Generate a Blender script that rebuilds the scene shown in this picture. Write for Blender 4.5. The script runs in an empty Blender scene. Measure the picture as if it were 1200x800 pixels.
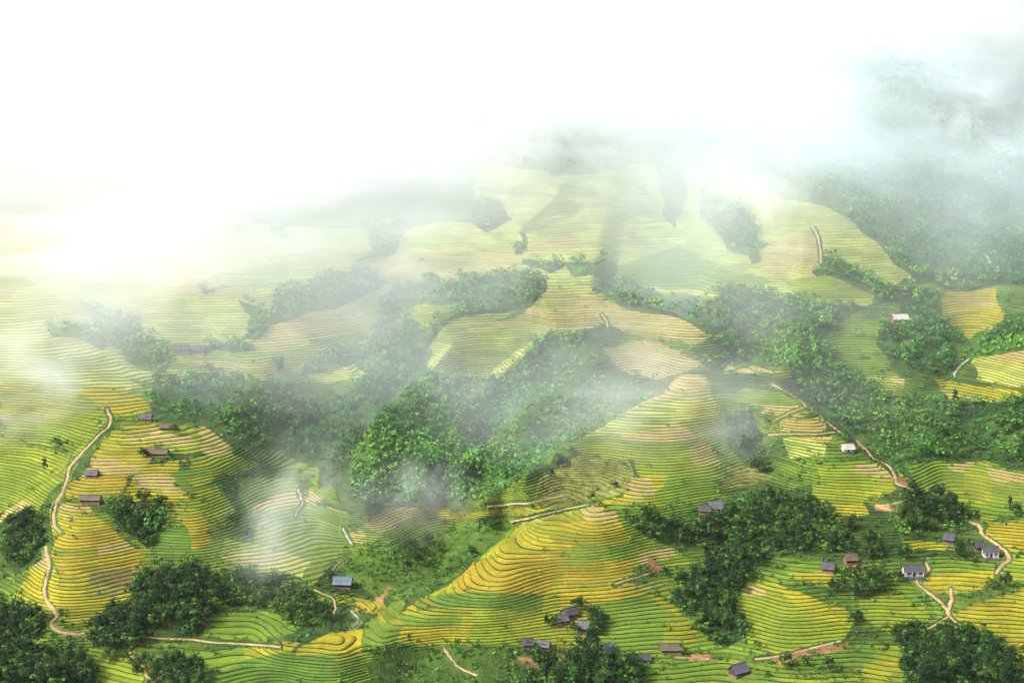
import bpy, math, random
import numpy as np
from mathutils import Vector, Matrix

S = bpy.context.scene
COL = S.collection
R = math.radians
rng = np.random.default_rng(7)
random.seed(7)

# ------------------------------------------------------------------ camera
F_PX, HORIZON_V, CAM_Z = 1800.0, 150.0, 250.0
PITCH = math.atan((400 - HORIZON_V) / F_PX)
cam_d = bpy.data.cameras.new('camera')
cam_d.sensor_width = 36.0
cam_d.lens = 36.0 * F_PX / 1200.0
cam_d.clip_start, cam_d.clip_end = 1.0, 12000.0
cam = bpy.data.objects.new('camera', cam_d)
COL.objects.link(cam)
cam.location = (0, 0, CAM_Z)
cam.rotation_euler = (math.pi / 2 - PITCH, 0, 0)
S.camera = cam

# ------------------------------------------------------------------ world, sun, exposure
SUN_EL, SUN_AZ = R(42), R(-120)         # high sun behind thin cloud, over the left shoulder
W = bpy.data.worlds.new('World')
S.world = W
W.use_nodes = True
nt = W.node_tree
nt.nodes.clear()
sky = nt.nodes.new('ShaderNodeTexSky')
sky.sky_type = 'NISHITA'
sky.sun_disc = False
sky.sun_elevation, sky.sun_rotation = SUN_EL, SUN_AZ
sky.air_density, sky.dust_density, sky.ozone_density = 1.0, 6.0, 1.0
hs = nt.nodes.new('ShaderNodeHueSaturation')
hs.inputs['Saturation'].default_value = 0.5      # overcast: the cloud sheet bleaches the blue
bg = nt.nodes.new('ShaderNodeBackground')
bg.inputs['Strength'].default_value = 0.12
wo = nt.nodes.new('ShaderNodeOutputWorld')
nt.links.new(sky.outputs[0], hs.inputs['Color'])
nt.links.new(hs.outputs[0], bg.inputs['Color'])
nt.links.new(bg.outputs[0], wo.inputs['Surface'])

sun_d = bpy.data.lights.new('sun', 'SUN')
sun_d.energy = 2.4
sun_d.angle = R(5)
sun_d.color = (1.0, 0.95, 0.86)
sun = bpy.data.objects.new('sun', sun_d)
COL.objects.link(sun)
to_sun = Vector((math.sin(SUN_AZ) * math.cos(SUN_EL), math.cos(SUN_AZ) * math.cos(SUN_EL), math.sin(SUN_EL)))
sun.rotation_euler = to_sun.to_track_quat('Z', 'Y').to_euler()
S.view_settings.view_transform = 'Standard'
S.view_settings.look = 'None'
S.view_settings.exposure = 1.15
S.view_settings.gamma = 1.0
S.view_settings.use_curve_mapping = False
S.render.engine = 'CYCLES'
S.cycles.volume_bounces = 6
S.cycles.max_bounces = 8
S.cycles.volume_step_rate = 4.0
S.cycles.diffuse_bounces = 2
S.cycles.volume_max_steps = 128

# ------------------------------------------------------------------ helpers
def tag(o, label=None, cat=None, group=None, kind=None):
    if label: o['label'] = label
    if cat: o['category'] = cat
    if group: o['group'] = group
    if kind: o['kind'] = kind
    return o

def mesh_np(name, V, T, mats, mat_idx=None, cols=None, attr='tint', smooth=False, dom='FACE'):
    """Mesh from numpy triangles (or quads)."""
    me = bpy.data.meshes.new(name)
    n, k = T.shape
    me.vertices.add(len(V)); me.vertices.foreach_set('co', np.ascontiguousarray(V, dtype=np.float32).ravel())
    me.loops.add(n * k); me.loops.foreach_set('vertex_index', np.ascontiguousarray(T, dtype=np.int32).ravel())
    me.polygons.add(n)
    me.polygons.foreach_set('loop_start', np.arange(0, n * k, k, dtype=np.int32))
    if mat_idx is not None: me.polygons.foreach_set('material_index', np.ascontiguousarray(mat_idx, dtype=np.int32))
    if smooth: me.polygons.foreach_set('use_smooth', np.ones(n, dtype=bool))
    for m in mats: me.materials.append(m)
    if cols is not None:
        a = me.attributes.new(attr, 'FLOAT_COLOR', dom)
        c = np.ones((len(cols), 4), dtype=np.float32); c[:, :3] = cols
        a.data.foreach_set('color', c.ravel())
    me.update(calc_edges=True)
    return me

def link(name, me, parent=None):
    o = bpy.data.objects.new(name, me)
    COL.objects.link(o)
    if parent is not None: o.parent = parent
    return o

def empty(name, loc=(0, 0, 0), rz=0.0):
    o = bpy.data.objects.new(name, None)
    o.empty_display_size = 1.0
    COL.objects.link(o)
    o.location = loc
    o.rotation_euler = (0, 0, rz)
    return o

_tab = np.random.default_rng(3).random((16, 256, 256))
def vnoise(x, y, seed=0):
    t = _tab[seed % 16]
    xi, yi = np.floor(x).astype(int), np.floor(y).astype(int)
    fx, fy = x - xi, y - yi
    fx, fy = fx * fx * (3 - 2 * fx), fy * fy * (3 - 2 * fy)
    a, b = t[xi & 255, yi & 255], t[(xi + 1) & 255, yi & 255]
    c, d = t[xi & 255, (yi + 1) & 255], t[(xi + 1) & 255, (yi + 1) & 255]
    return (a * (1 - fx) + b * fx) * (1 - fy) + (c * (1 - fx) + d * fx) * fy - 0.5

def fbm(x, y, seed=0, oct=3):
    s, a = 0.0, 1.0
    for i in range(oct):
        s = s + a * vnoise(x * 2 ** i + 17.3 * i, y * 2 ** i + 5.1 * i, seed + i)
        a *= 0.5
    return s

def in_poly(u, v, poly):
    inside = np.zeros(u.shape, dtype=bool)
    n = len(poly)
    for i in range(n):
        x0, y0 = poly[i]; x1, y1 = poly[(i + 1) % n]
        if y0 == y1: continue
        c = ((y0 > v) != (y1 > v)) & (u < (x1 - x0) * (v - y0) / (y1 - y0) + x0)
        inside ^= c
    return inside

def seg_dist(u, v, pts):
    d = np.full(u.shape, 1e9)
    for (x0, y0), (x1, y1) in zip(pts[:-1], pts[1:]):
        dx, dy = x1 - x0, y1 - y0
        t = np.clip(((u - x0) * dx + (v - y0) * dy) / (dx * dx + dy * dy), 0, 1)
        d = np.minimum(d, np.hypot(u - x0 - t * dx, v - y0 - t * dy))
    return d

# ------------------------------------------------------------------ the lie of the land
# survey of the valley side: the bearing and dip of a spot as sighted from the camera, and how far off it is
_V = np.array([-200, -100, 0, 100, 200, 300, 400, 500, 600, 700, 800, 900, 1050, 1400, 2200.0])
_D = np.array([1730, 1545, 1380, 1222, 1085, 965, 860, 765, 682, 614, 560, 510, 440, 300, 120.0])
def d_base(v):
    return np.exp(np.interp(v, _V, np.log(_D)))

CTRL = []
def ctl(*pts): CTRL.extend(pts)
CRESTS = []
def crest(pts, near, far, reach=90):
    """a ridge line: ground on this side of it is near, the ground seen just over it is farther"""
    CRESTS.append((sorted(pts), far - near, reach))
    for (u, v) in pts: ctl((u, v + 6, near))

for u in range(-500, 1701, 200):
    for v in (-200, -100, 60, 880, 1000, 1200): ctl((u, v, 0.0))
for v in range(160, 860, 140):
    for u in (-500, -300, 1500, 1700): ctl((u, v, 0.0))
# front terraced hill
crest([(505, 702), (545, 668), (590, 634), (632, 606)], -0.008, 0.024)
ctl((690, 602, -.016), (650, 680, -.004), (600, 740, .002), (700, 750, .010), (520, 745, .000), (760, 640, .012), (790, 690, .024), (740, 700, .010),
    (800, 750, .014), (640, 790, .016), (480, 790, .018))
# middle spur
crest([(805, 446), (765, 466), (715, 492), (665, 520), (615, 553), (570, 584)], -0.012, 0.022)
ctl((790, 540, -.012), (760, 580, -.010), (840, 560, .004), (870, 510, .016), (830, 480, -.010), (700, 560, .006), (660, 580, .010), (880, 560, .020), (550, 625, .026), (590, 620, .022))
# bush hills
crest([(535, 400), (505, 428), (470, 465), (440, 500), (415, 540), (405, 575)], -0.016, 0.036)
ctl((500, 520, -.008), (460, 570, .006), (545, 470, -.006), (590, 470, .010), (565, 510, .014), (520, 575, .014))
crest([(690, 428), (645, 462), (602, 492), (560, 525), (520, 565)], -0.012, 0.026)
crest([(655, 388), (620, 410), (575, 440), (548, 470)], -0.006, 0.018)
crest([(520, 335), (480, 372), (445, 410), (420, 445)], -0.008, 0.022)
crest([(300, 450), (270, 470), (255, 500)], -0.004, 0.014)
ctl((640, 520, .004), (690, 470, .004), (560, 565, .008))
# left spur
ctl((135, 490, -.014), (100, 540, -.018), (70, 600, -.018), (60, 660, -.014), (60, 715, -.006), (180, 545, -.02), (160, 580, -.018), (110, 640, -.014), (120, 700, -.006),
    (230, 520, -.014), (270, 540, -.004), (230, 620, -.008), (30, 600, .012), (10, 540, .02), (25, 650, .014), (60, 510, .010), (300, 560, .02), (270, 640, .012), (160, 640, -.002),
    (170, 720, .006), (100, 760, .012), (230, 720, .014))
# stream valley
ctl((250, 782, -.006), (330, 760, -.012), (400, 754, -.012), (450, 748, -.010), (330, 795, .004), (430, 790, .006), (300, 735, .012))
ctl((340, 590, .032), (375, 610, .036), (410, 640, .036), (380, 665, .030), (340, 685, .022), (415, 725, .018), (470, 620, .020), (490, 590, .016), (350, 550, .036), (380, 540, .034),
    (330, 640, .024), (440, 680, .028), (500, 660, .028), (290, 720, .016), (440, 720, .010))
# right side
crest([(905, 452), (945, 476), (985, 508), (1025, 540), (1062, 566)], -0.010, 0.024)
ctl((900, 480, -.008), (960, 560, -.008), (1000, 590, -.002), (920, 520, 0), (900, 600, .014), (860, 650, .024), (840, 700, .026), (850, 760, .022), (930, 640, .012), (1100, 560, .012),
    (1160, 570, .006), (1090, 500, .012), (1160, 500, .006), (1000, 470, .02), (1080, 620, .008), (1070, 670, .010), (1160, 640, .006), (920, 720, .006), (980, 700, .010), (1100, 720, .010),
    (1180, 740, .006), (1000, 780, .014), (1120, 780, .004))
# hazy upper slopes
crest([(690, 344), (735, 352), (785, 368), (826, 384)], -0.014, 0.024)
ctl((640, 380, -.010), (560, 400, -.010), (540, 440, -.004), (640, 430, .016), (720, 410, .006), (780, 420, .008), (880, 420, .012))
crest([(840, 432), (890, 428), (930, 432)], -.004, .014)
ctl((1160, 300, .03), (1140, 380, .032), (1118, 440, .032), (1050, 330, -.004), (960, 300, -.014), (1190, 420, -.004), (1060, 260, .0), (1180, 180, .01), (900, 250, -.01), (800, 280, .016),
    (760, 230, .02), (650, 260, -.012), (600, 310, -.01), (480, 330, .012), (380, 360, -.012), (300, 400, -.008), (200, 360, -.012), (130, 390, .012), (60, 420, -.008), (250, 460, .010),
    (320, 480, .018), (400, 460, .016), (200, 270, 0), (400, 250, .01), (1120, 250, .02), (1030, 380, .006), (1090, 420, .014))
C = np.array(CTRL)

def _tps(a, b):
    r2 = ((a[:, None, :] - b[None, :, :]) ** 2).sum(-1) + 1e-9
    return 0.5 * r2 * np.log(r2)
_P = C[:, :2] / 400.0
_n = len(C)
_A = np.zeros((_n + 3, _n + 3))
_A[:_n, :_n] = _tps(_P, _P) + np.eye(_n) * 2e-4
_A[:_n, _n] = 1; _A[:_n, _n + 1:] = _P
_A[_n:, :_n] = _A[:_n, _n:].T
_W = np.linalg.solve(_A, np.concatenate([C[:, 2], np.zeros(3)]))
def k_field(u, v):
    out = np.empty(u.size)
    q = np.stack([u.ravel(), v.ravel()], 1) / 400.0
    for i in range(0, len(q), 20000):
        p = q[i:i + 20000]
        out[i:i + 20000] = _tps(p, _P) @ _W[:_n] + _W[_n] + p @ _W[_n + 1:]
    return out.reshape(u.shape)

GU = np.arange(-320, 1521, 4.0)
GV = np.concatenate([np.arange(-200, 200, 8.0), np.arange(200, 900, 4.0), np.arange(900, 1100, 10.0), np.arange(1100, 2201, 60.0)])
UU, VV = np.meshgrid(GU, GV)
inner = np.clip(1 - (np.abs(VV - 400) - 480) / 200, 0, 1)
def crest_jump(u, v):
    tot = np.zeros(u.shape)
    for pts, jump, reach in CRESTS:
        best = np.full(u.shape, 1e9); sd = np.zeros(u.shape); par = np.zeros(u.shape); ns = len(pts) - 1
        for i, ((x0, y0), (x1, y1)) in enumerate(zip(pts[:-1], pts[1:])):
            dx, dy = x1 - x0, y1 - y0
            t_ = ((u - x0) * dx + (v - y0) * dy) / (dx * dx + dy * dy); tc_ = np.clip(t_, 0, 1)
            d_ = np.hypot(u - x0 - tc_ * dx, v - y0 - tc_ * dy)
            m_ = d_ < best
            best = np.where(m_, d_, best); par = np.where(m_, (i + tc_) / ns, par)
            sd = np.where(m_, -np.sign(dx * (v - y0) - dy * (u - x0)) * d_, sd)
        sm = lambda q_: np.clip(q_, 0, 1) ** 2 * (3 - 2 * np.clip(q_, 0, 1))
        tot = tot + jump * sm((sd + 1) / 7) * np.exp(-np.maximum(sd, 0) / reach) * sm(par / .22) * sm((1 - par) / .22)
    return tot
DD = d_base(VV) * (1 + np.clip(k_field(UU, np.clip(VV, -200, 1200)) + crest_jump(UU, VV), -.07, .07) * inner)
# farther up the picture is always farther off
for i in range(len(GV) - 2, -1, -1):
    DD[i] = np.maximum(DD[i], DD[i + 1] + 0.18 * (GV[i + 1] - GV[i]))
cp, sp = math.cos(PITCH), math.sin(PITCH)
def ray(u, v):
    x, y = (u - 600) / F_PX, (400 - v) / F_PX
    return x, cp + y * sp, -sp + y * cp
rx, ry, rz_ = ray(UU, VV)
XX, YY = rx / ry * DD, DD
ZZ = CAM_Z + rz_ / ry * DD
rough = np.interp(DD, [100, 500, 800, 1500], [.5, .55, 1.2, 4.0])
mtn = np.clip((330 - VV) / 150, 0, 1) * np.clip((UU - 820) / 120, 0, 1)
ZZ = ZZ + mtn * (26 * (.5 - np.abs(2 * fbm(XX / 210 + .35 * YY / 210, YY / 420, 3, 2))) + 9 * fbm(XX / 60, YY / 90, 4, 3))
hill = np.exp(-(((UU - 545) / 130) ** 2 + ((VV - 500) / 62) ** 2)) + .7 * np.exp(-(((UU - 400) / 70) ** 2 + ((VV - 480) / 60) ** 2))
ZZ = ZZ + hill * 9 * (.35 - np.abs(2 * fbm((XX + .45 * YY) / 42, (YY - .3 * XX) / 110, 7, 3)))
upl = np.clip((420 - VV) / 120, 0, 1) * np.clip((900 - UU) / 120, 0, 1)
ZZ = ZZ + upl * 11 * fbm(XX / 120, YY / 120, 6, 3)
ZZ = ZZ + rough * (1.6 * fbm(XX / 70, YY / 70, 1, 3) + 0.7 * fbm(XX / 17, YY / 17, 5, 2))

def at(u, v):
    """point of the ground sighted at u, v"""
    i = np.clip(np.searchsorted(GV, v) - 1, 0, len(GV) - 2)
    j = np.clip(np.searchsorted(GU, u) - 1, 0, len(GU) - 2)
    fv = (v - GV[i]) / (GV[i + 1] - GV[i]); fu = (u - GU[j]) / (GU[j + 1] - GU[j])
    def g(Aa):
        return (Aa[i, j] * (1 - fu) + Aa[i, j + 1] * fu) * (1 - fv) + (Aa[i + 1, j] * (1 - fu) + Aa[i + 1, j + 1] * fu) * fv
    return np.stack([g(XX), g(YY), g(ZZ)], -1)
def at1(u, v):
    return Vector(at(np.array([float(u)]), np.array([float(v)]))[0])
#@ZONES
# ------------------------------------------------------------------ land use: fields, scrub, soil (outlines as surveyed)
RICE = {  # ripe to green rice, stubble; pale and tan hold painted-in haze brightness
    'gold': (0.250, 0.196, 0.011), 'yellow': (0.259, 0.227, 0.009), 'ygreen': (0.157, 0.200, 0.011), 'lime': (0.105, 0.174, 0.014),
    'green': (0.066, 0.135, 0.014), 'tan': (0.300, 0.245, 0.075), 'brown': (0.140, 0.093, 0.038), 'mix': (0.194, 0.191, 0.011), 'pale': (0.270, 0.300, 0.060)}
GROUND = {'scrub': (0.031, 0.066, 0.011), 'grass': (0.044, 0.083, 0.013), 'soil': (0.210, 0.116, 0.050), 'wood': (.034, .068, .013), 'bush': (0.038, 0.083, 0.015), 'meadow': (0.057, 0.106, 0.014), 'drygrass': (0.114, 0.126, 0.030)}
ZONES = [  # kind, outline
 # far slopes
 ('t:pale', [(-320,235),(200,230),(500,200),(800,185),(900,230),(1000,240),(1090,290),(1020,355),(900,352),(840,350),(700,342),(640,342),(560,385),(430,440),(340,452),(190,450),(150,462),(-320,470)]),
 ('g:wood', [(95,350),(150,358),(190,400),(196,440),(150,435),(122,388)]),
 ('g:wood', [(330,335),(420,308),(452,330),(440,345),(380,358),(320,375),(300,400),(285,395)]),
 ('g:wood', [(425,250),(470,255),(452,290),(410,302)]), ('g:wood', [(250,272),(330,262),(342,276),(270,287)]), ('g:wood', [(700,232),(760,225),(772,245),(720,252)]),
 ('g:wood', [(820,228),(866,235),(902,300),(884,312),(842,272)]), ('g:wood', [(930,298),(990,300),(1040,328),(1062,350),(1000,347),(950,325)]), ('g:wood', [(60,380),(130,395),(112,412),(50,402)]),
 ('g:wood', [(0,425),(60,430),(82,446),(20,452)]), ('g:wood', [(280,350),(310,360),(314,396),(290,397)]), ('g:wood', [(925,352),(1010,356),(1000,372),(940,368)]), ('g:bush', [(360,398),(430,400),(420,425),(350,440)]),
 ('g:wood', [(210,405),(300,403),(310,412),(230,416)]),
 ('g:wood', [(205,332),(330,296),(340,318),(240,346)]),
 ('g:wood', [(435,382),(450,350),(510,328),(600,308),(640,330),(632,360),(530,372),(490,420),(430,442),(420,420)]),
 ('g:wood', [(775,190),(800,185),(800,240),(785,280),(772,278)]),
 ('g:wood', [(660,305),(720,300),(715,322),(668,325)]),
 ('g:wood', [(600,270),(640,262),(680,300),(640,320),(605,300)]),
 ('g:wood', [(540,240),(590,235),(600,255),(560,270)]),
 ('g:wood', [(25,470),(50,466),(60,520),(40,530),(8,515)]),
 ('g:wood', [(55,485),(82,484),(84,522),(62,528)]),
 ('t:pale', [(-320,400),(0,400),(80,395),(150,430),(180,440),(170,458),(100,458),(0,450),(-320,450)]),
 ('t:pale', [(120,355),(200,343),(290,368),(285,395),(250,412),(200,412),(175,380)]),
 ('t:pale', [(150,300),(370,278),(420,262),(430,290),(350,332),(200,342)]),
 ('t:tan', [(310,378),(380,360),(445,345),(430,370),(410,385),(340,402),(300,408)]),
 ('t:ygreen', [(205,418),(330,412),(420,385),(430,395),(380,412),(335,435),(320,442),(230,437)]),
 ('t:tan', [(225,428),(320,425),(325,436),(240,434)]),
 ('t:ygreen', [(470,360),(530,352),(522,375),(480,388)]),
 ('t:tan', [(430,300),(560,288),(625,296),(600,320),(520,330),(440,322)]),
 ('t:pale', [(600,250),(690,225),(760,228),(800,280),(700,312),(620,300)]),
 ('t:lime', [(690,318),(800,288),(900,330),(880,347),(800,342),(700,338)]),
 ('t:tan', [(880,298),(960,272),(962,312),(900,326)]),
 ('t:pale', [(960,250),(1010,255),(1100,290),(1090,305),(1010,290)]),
 ('t:ygreen', [(910,330),(960,320),(1030,340),(1020,352),(920,350)]),
 ('t:yellow', [(1103,342),(1178,340),(1172,380),(1142,397),(1110,375)]),
 ('t:lime', [(990,372),(1058,374),(1052,392),(1015,396)]),
 ('t:lime', [(955,405),(1010,400),(1030,440),(1000,435),(950,425)]),
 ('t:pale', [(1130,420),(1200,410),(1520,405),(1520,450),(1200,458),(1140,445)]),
 ('t:yellow', [(1095,446),(1140,452),(1196,462),(1192,474),(1110,474)]),
 ('t:lime', [(1020,434),(1065,438),(1060,451),(1022,452)]),
 ('t:tan', [(1022,444),(1062,444),(1060,451),(1024,452)]),
 ('t:lime', [(850,428),(922,427),(905,437),(850,438)]),
 ('t:tan', [(535,388),(600,374),(640,340),(690,342),(740,362),(800,376),(832,388),(812,402),(760,396),(720,380),(690,388),(640,392)]),
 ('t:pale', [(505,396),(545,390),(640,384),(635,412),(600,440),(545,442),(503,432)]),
 ('t:tan', [(700,408),(760,396),(800,415),(830,432),(760,445),(720,430)]),
 # left spur
 ('t:ygreen', [(0,455),(60,452),(120,468),(118,500),(90,522),(60,525),(0,512)]),
 ('t:yellow', [(100,452),(150,458),(176,475),(160,486),(138,480),(90,462)]),
 ('t:ygreen', [(-320,560),(-320,520),(0,512),(60,528),(85,530),(60,556),(0,602),(-320,640)]),
 ('t:ygreen', [(130,482),(118,505),(82,545),(60,580),(50,625),(46,665),(52,722),(15,712),(48,650),(50,606),(42,604),(0,612),(0,602),(60,557),(100,517)]),
 ('t:tan', [(0,602),(25,588),(40,598),(0,618)]),
 ('t:yellow', [(52,640),(66,715),(58,730),(18,714),(0,700),(30,672)]),
 ('t:mix', [(130,505),(160,494),(190,493),(216,505),(182,510),(172,520),(166,545),(151,556),(151,580),(110,586),(70,594),(88,570),(100,540)]),
 ('t:tan', [(150,508),(185,496),(200,500),(170,520),(140,520)]),
 ('t:gold', [(85,565),(150,556),(151,580),(110,586),(75,592)]),
 ('t:yellow', [(160,545),(212,536),(216,550),(206,565),(228,580),(200,592),(165,590),(150,580),(156,558)]),
 ('t:ygreen', [(172,515),(200,499),(236,499),(246,525),(230,531),(190,529),(172,521)]),
 ('t:tan', [(224,501),(240,499),(276,525),(271,536),(240,530)]),
 ('t:lime', [(214,536),(271,530),(298,540),(291,556),(260,561),(245,560)]),
 ('t:green', [(204,550),(240,550),(260,565),(240,576),(214,572)]),
 ('t:gold', [(72,594),(110,594),(118,610),(132,626),(157,645),(168,665),(162,690),(128,715),(105,730),(75,728),(62,700),(58,650),(68,625)]),
 ('t:yellow', [(70,602),(112,600),(128,620),(92,627),(68,624)]),
 ('t:yellow', [(60,690),(95,690),(162,692),(128,716),(105,731),(75,728)]),
 ('t:brown', [(96,668),(150,662),(162,684),(132,690),(100,682)]),
 ('t:tan', [(98,690),(160,686),(164,692),(130,700),(100,698)]),
 ('t:gold', [(200,595),(226,590),(241,605),(247,642),(220,647),(214,620)]),
 ('t:green', [(168,622),(214,612),(222,648),(200,667),(172,660)]),
 ('t:ygreen', [(232,575),(262,570),(280,595),(262,612),(240,600)]),
 ('t:lime', [(222,648),(258,640),(262,655),(250,662),(215,662)]),
 # bottom left
 ('t:ygreen', [(105,770),(150,764),(180,790),(172,812),(110,815),(100,790)]),
 ('t:gold', [(163,770),(215,760),(210,771),(190,786),(180,786)]),
 ('t:lime', [(215,760),(305,753),(302,770),(255,785),(240,776)]),
 ('t:yellow', [(283,757),(305,750),(345,752),(330,766),(285,768)]),
 ('t:green', [(247,790),(290,768),(350,762),(400,756),(422,763),(458,772),(452,812),(240,812)]),
 ('t:ygreen', [(14,752),(36,740),(56,748),(46,762)]),
 ('t:lime', [(240,742),(262,716),(332,710),(340,735),(300,750)]),
 # stream valley
 ('t:lime', [(287,560),(330,562),(352,580),(422,600),(412,630),(400,650),(382,672),(376,692),(310,672),(263,656),(300,640),(312,610),(290,590)]),
 ('t:pale', [(270,630),(320,640),(372,655),(360,680),(310,672),(263,656)]),
 ('t:lime', [(350,553),(390,558),(404,588),(372,586)]),
 ('t:lime', [(470,575),(500,577),(527,597),(510,608),(506,622),(490,636),(455,626),(430,642),(412,627),(440,606)]),
 ('t:yellow', [(500,598),(530,600),(600,596),(640,588),(640,592),(600,604),(510,608)]),
 ('t:tan', [(410,620),(430,616),(438,630),(415,637)]),
 ('t:mix', [(374,690),(400,694),(452,697),(452,706),(374,701)]),
 ('t:gold', [(418,704),(448,704),(440,712),(418,710)]),
 ('t:lime', [(440,712),(482,690),(482,700),(472,720),(440,737),(426,730)]),
 # front hill
 ('t:mix', [(612,602),(690,593),(710,600),(735,640),(742,665),(762,700),(787,720),(812,745),(800,762),(760,762),(720,767),(700,770),(640,752),(560,757),(470,752),(440,752),(480,712),(530,680),(560,650),(598,620)]),
 ('t:gold', [(548,655),(640,645),(645,690),(532,696)]),
 ('t:yellow', [(600,614),(720,612),(730,632),(640,645),(560,650)]),
 ('t:lime', [(664,641),(735,637),(739,655),(660,661)]),
 ('t:gold', [(655,662),(735,656),(745,700),(660,715)]),
 ('t:green', [(500,695),(560,690),(640,692),(640,712),(500,712)]),
 ('t:lime', [(478,715),(548,720),(548,732),(490,732),(470,728)]),
 ('t:yellow', [(468,735),(562,733),(552,752),(500,758),(462,752)]),
 ('t:ygreen', [(560,715),(655,712),(650,752),(560,756)]),
 ('t:lime', [(700,706),(752,700),(802,742),(790,765),(700,772),(690,740)]),
 ('t:mix', [(770,730),(795,735),(812,746),(800,758),(770,757)]),
 ('t:lime', [(732,620),(790,650),(815,668),(808,705),(785,716),(765,700),(745,690),(737,650)]),
 ('t:yellow', [(340,760),(380,742),(430,735),(430,750),(420,764),(340,768)]),
 ('t:lime', [(425,738),(472,722),(480,730),(462,755),(420,764)]),
 # middle spur
 ('t:ygreen', [(800,440),(835,440),(832,465),(852,520),(852,560),(857,582),(820,591),(770,591),(690,591),(655,601),(648,597),(720,581),(750,565),(745,540),(700,535),(680,520),(730,492),(770,470)]),
 ('t:tan', [(800,440),(836,440),(826,456),(770,476),(740,486)]),
 ('t:pale', [(700,500),(760,478),(830,465),(840,490),(700,510)]),
 ('t:yellow', [(745,560),(800,565),(770,578),(690,592),(655,602),(648,597),(720,580)]),
 ('t:lime', [(790,560),(852,562),(857,582),(820,592),(770,591),(760,580)]),
 ('t:tan', [(815,525),(848,522),(852,545),(820,548)]),
 ('t:ygreen', [(660,540),(690,537),(686,552),(660,556)]),
 ('t:tan', [(600,610),(655,596),(690,588),(690,594),(640,602),(612,612)]),
 # right
 ('t:lime', [(870,455),(932,460),(952,480),(925,490),(870,482),(850,466)]),
 ('t:tan', [(905,490),(975,490),(985,505),(965,520),(910,508)]),
 ('t:pale', [(912,508),(965,520),(962,535),(920,537)]),
 ('t:ygreen', [(955,550),(1040,538),(1062,560),(1052,576),(1022,591),(1012,601),(960,606),(945,585)]),
 ('t:yellow', [(980,592),(1020,590),(1026,603),(985,609)]),
 ('t:lime', [(1062,545),(1100,540),(1130,545),(1160,540),(1200,550),(1520,560),(1520,610),(1200,602),(1160,602),(1110,600),(1080,580)]),
 ('t:ygreen', [(1130,548),(1162,542),(1172,590),(1130,598)]),
 ('t:ygreen', [(1098,575),(1155,574),(1157,591),(1108,599)]),
 ('t:ygreen', [(1140,602),(1165,604),(1150,612),(1138,612)]),
 ('t:gold', [(1150,612),(1200,605),(1520,610),(1520,650),(1200,642),(1180,646),(1152,628)]),
 ('t:yellow', [(1060,632),(1112,637),(1113,646),(1075,646)]),
 ('t:lime', [(922,666),(970,658),(978,668),(1008,680),(978,693),(925,685)]),
 ('t:yellow', [(925,676),(970,672),(1000,682),(975,690),(930,684)]),
 ('t:ygreen', [(860,695),(905,685),(925,700),(988,715),(998,726),(988,742),(960,766),(905,767),(868,757),(853,720)]),
 ('t:yellow', [(905,690),(988,715),(985,730),(940,722)]),
 ('t:ygreen', [(860,740),(960,735),(958,766),(905,767),(868,757)]),
 ('t:ygreen', [(1008,705),(1060,700),(1098,710),(1102,726),(1080,737),(1018,737),(1012,720)]),
 ('t:gold', [(1118,722),(1160,705),(1200,690),(1520,680),(1520,812),(1220,790),(1180,772),(1150,747),(1122,737)]),
 ('t:yellow', [(1118,730),(1155,715),(1200,705),(1520,700),(1520,740),(1200,745),(1150,747)]),
 ('t:yellow', [(1085,675),(1160,665),(1167,686),(1120,698),(1090,696)]),
 ('t:lime', [(1085,655),(1160,655),(1160,668),(1085,676)]),
 ('t:green', [(950,765),(1020,750),(1026,770),(1022,786),(960,781)]),
 ('t:mix', [(1012,774),(1056,770),(1062,792),(1030,802),(1010,792)]),
 ('t:lime', [(745,790),(790,774),(860,775),(872,790),(1000,795),(1010,815),(740,815)]),
 ('t:ygreen', [(1160,655),(1200,645),(1520,650),(1520,690),(1200,690),(1172,682)]),
 # everything below the frame
 ('t:ygreen', [(-320,830),(100,830),(300,850),(560,825),(900,830),(1200,825),(1520,830),(1520,900),(-320,900)]),
 # scrub, wood floor, soil on top
 ('g:wood', [(125,588),(150,583),(197,588),(192,610),(166,642),(130,612)]),
 ('g:wood', [(165,672),(215,663),(260,680),(262,712),(232,742),(160,747),(110,757),(98,742),(150,715)]),
 ('g:wood', [(-320,760),(0,760),(100,765),(112,800),(100,830),(-320,830)]),
 ('g:wood', [(-320,700),(0,705),(52,725),(52,740),(0,760),(-320,760)]),
 ('g:wood', [(10,618),(46,604),(52,632),(46,656),(15,672),(3,650)]),
 ('g:wood', [(615,782),(660,770),(690,760),(752,775),(747,812),(615,812)]),
 ('g:wood', [(850,600),(880,580),(960,595),(1002,620),(1012,652),(960,650),(900,660),(872,690),(855,720),(862,750),(840,762),(820,747),(792,717),(785,700),(830,660),(800,630)]),
 ('g:wood', [(725,608),(760,603),(830,625),(840,650),(790,648),(740,628)]),
 ('g:wood', [(1045,600),(1065,585),(1110,585),(1132,607),(1110,630),(1060,630)]),
 ('g:wood', [(1060,760),(1110,740),(1150,750),(1180,775),(1200,812),(1060,812)]),
 ('g:wood', [(1043,740),(1080,735),(1085,755),(1060,767)]),
 ('g:wood', [(262,668),(320,680),(350,690),(390,720),(340,742),(330,712),(270,715)]),
 ('g:wood', [(185,450),(250,440),(320,450),(347,480),(332,510),(300,532),(270,515),(240,495),(200,490),(172,475)]),
 ('g:wood', [(918,430),(1000,430),(1030,455),(1100,472),(1200,472),(1520,480),(1520,530),(1200,542),(1160,540),(1080,543),(1050,548),(1010,520),(970,490),(935,460)]),
 ('g:bush', [(505,428),(545,440),(600,440),(612,470),(612,500),(570,547),(520,577),(500,592),(450,592),(408,582),(408,545),(440,500)]),
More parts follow.
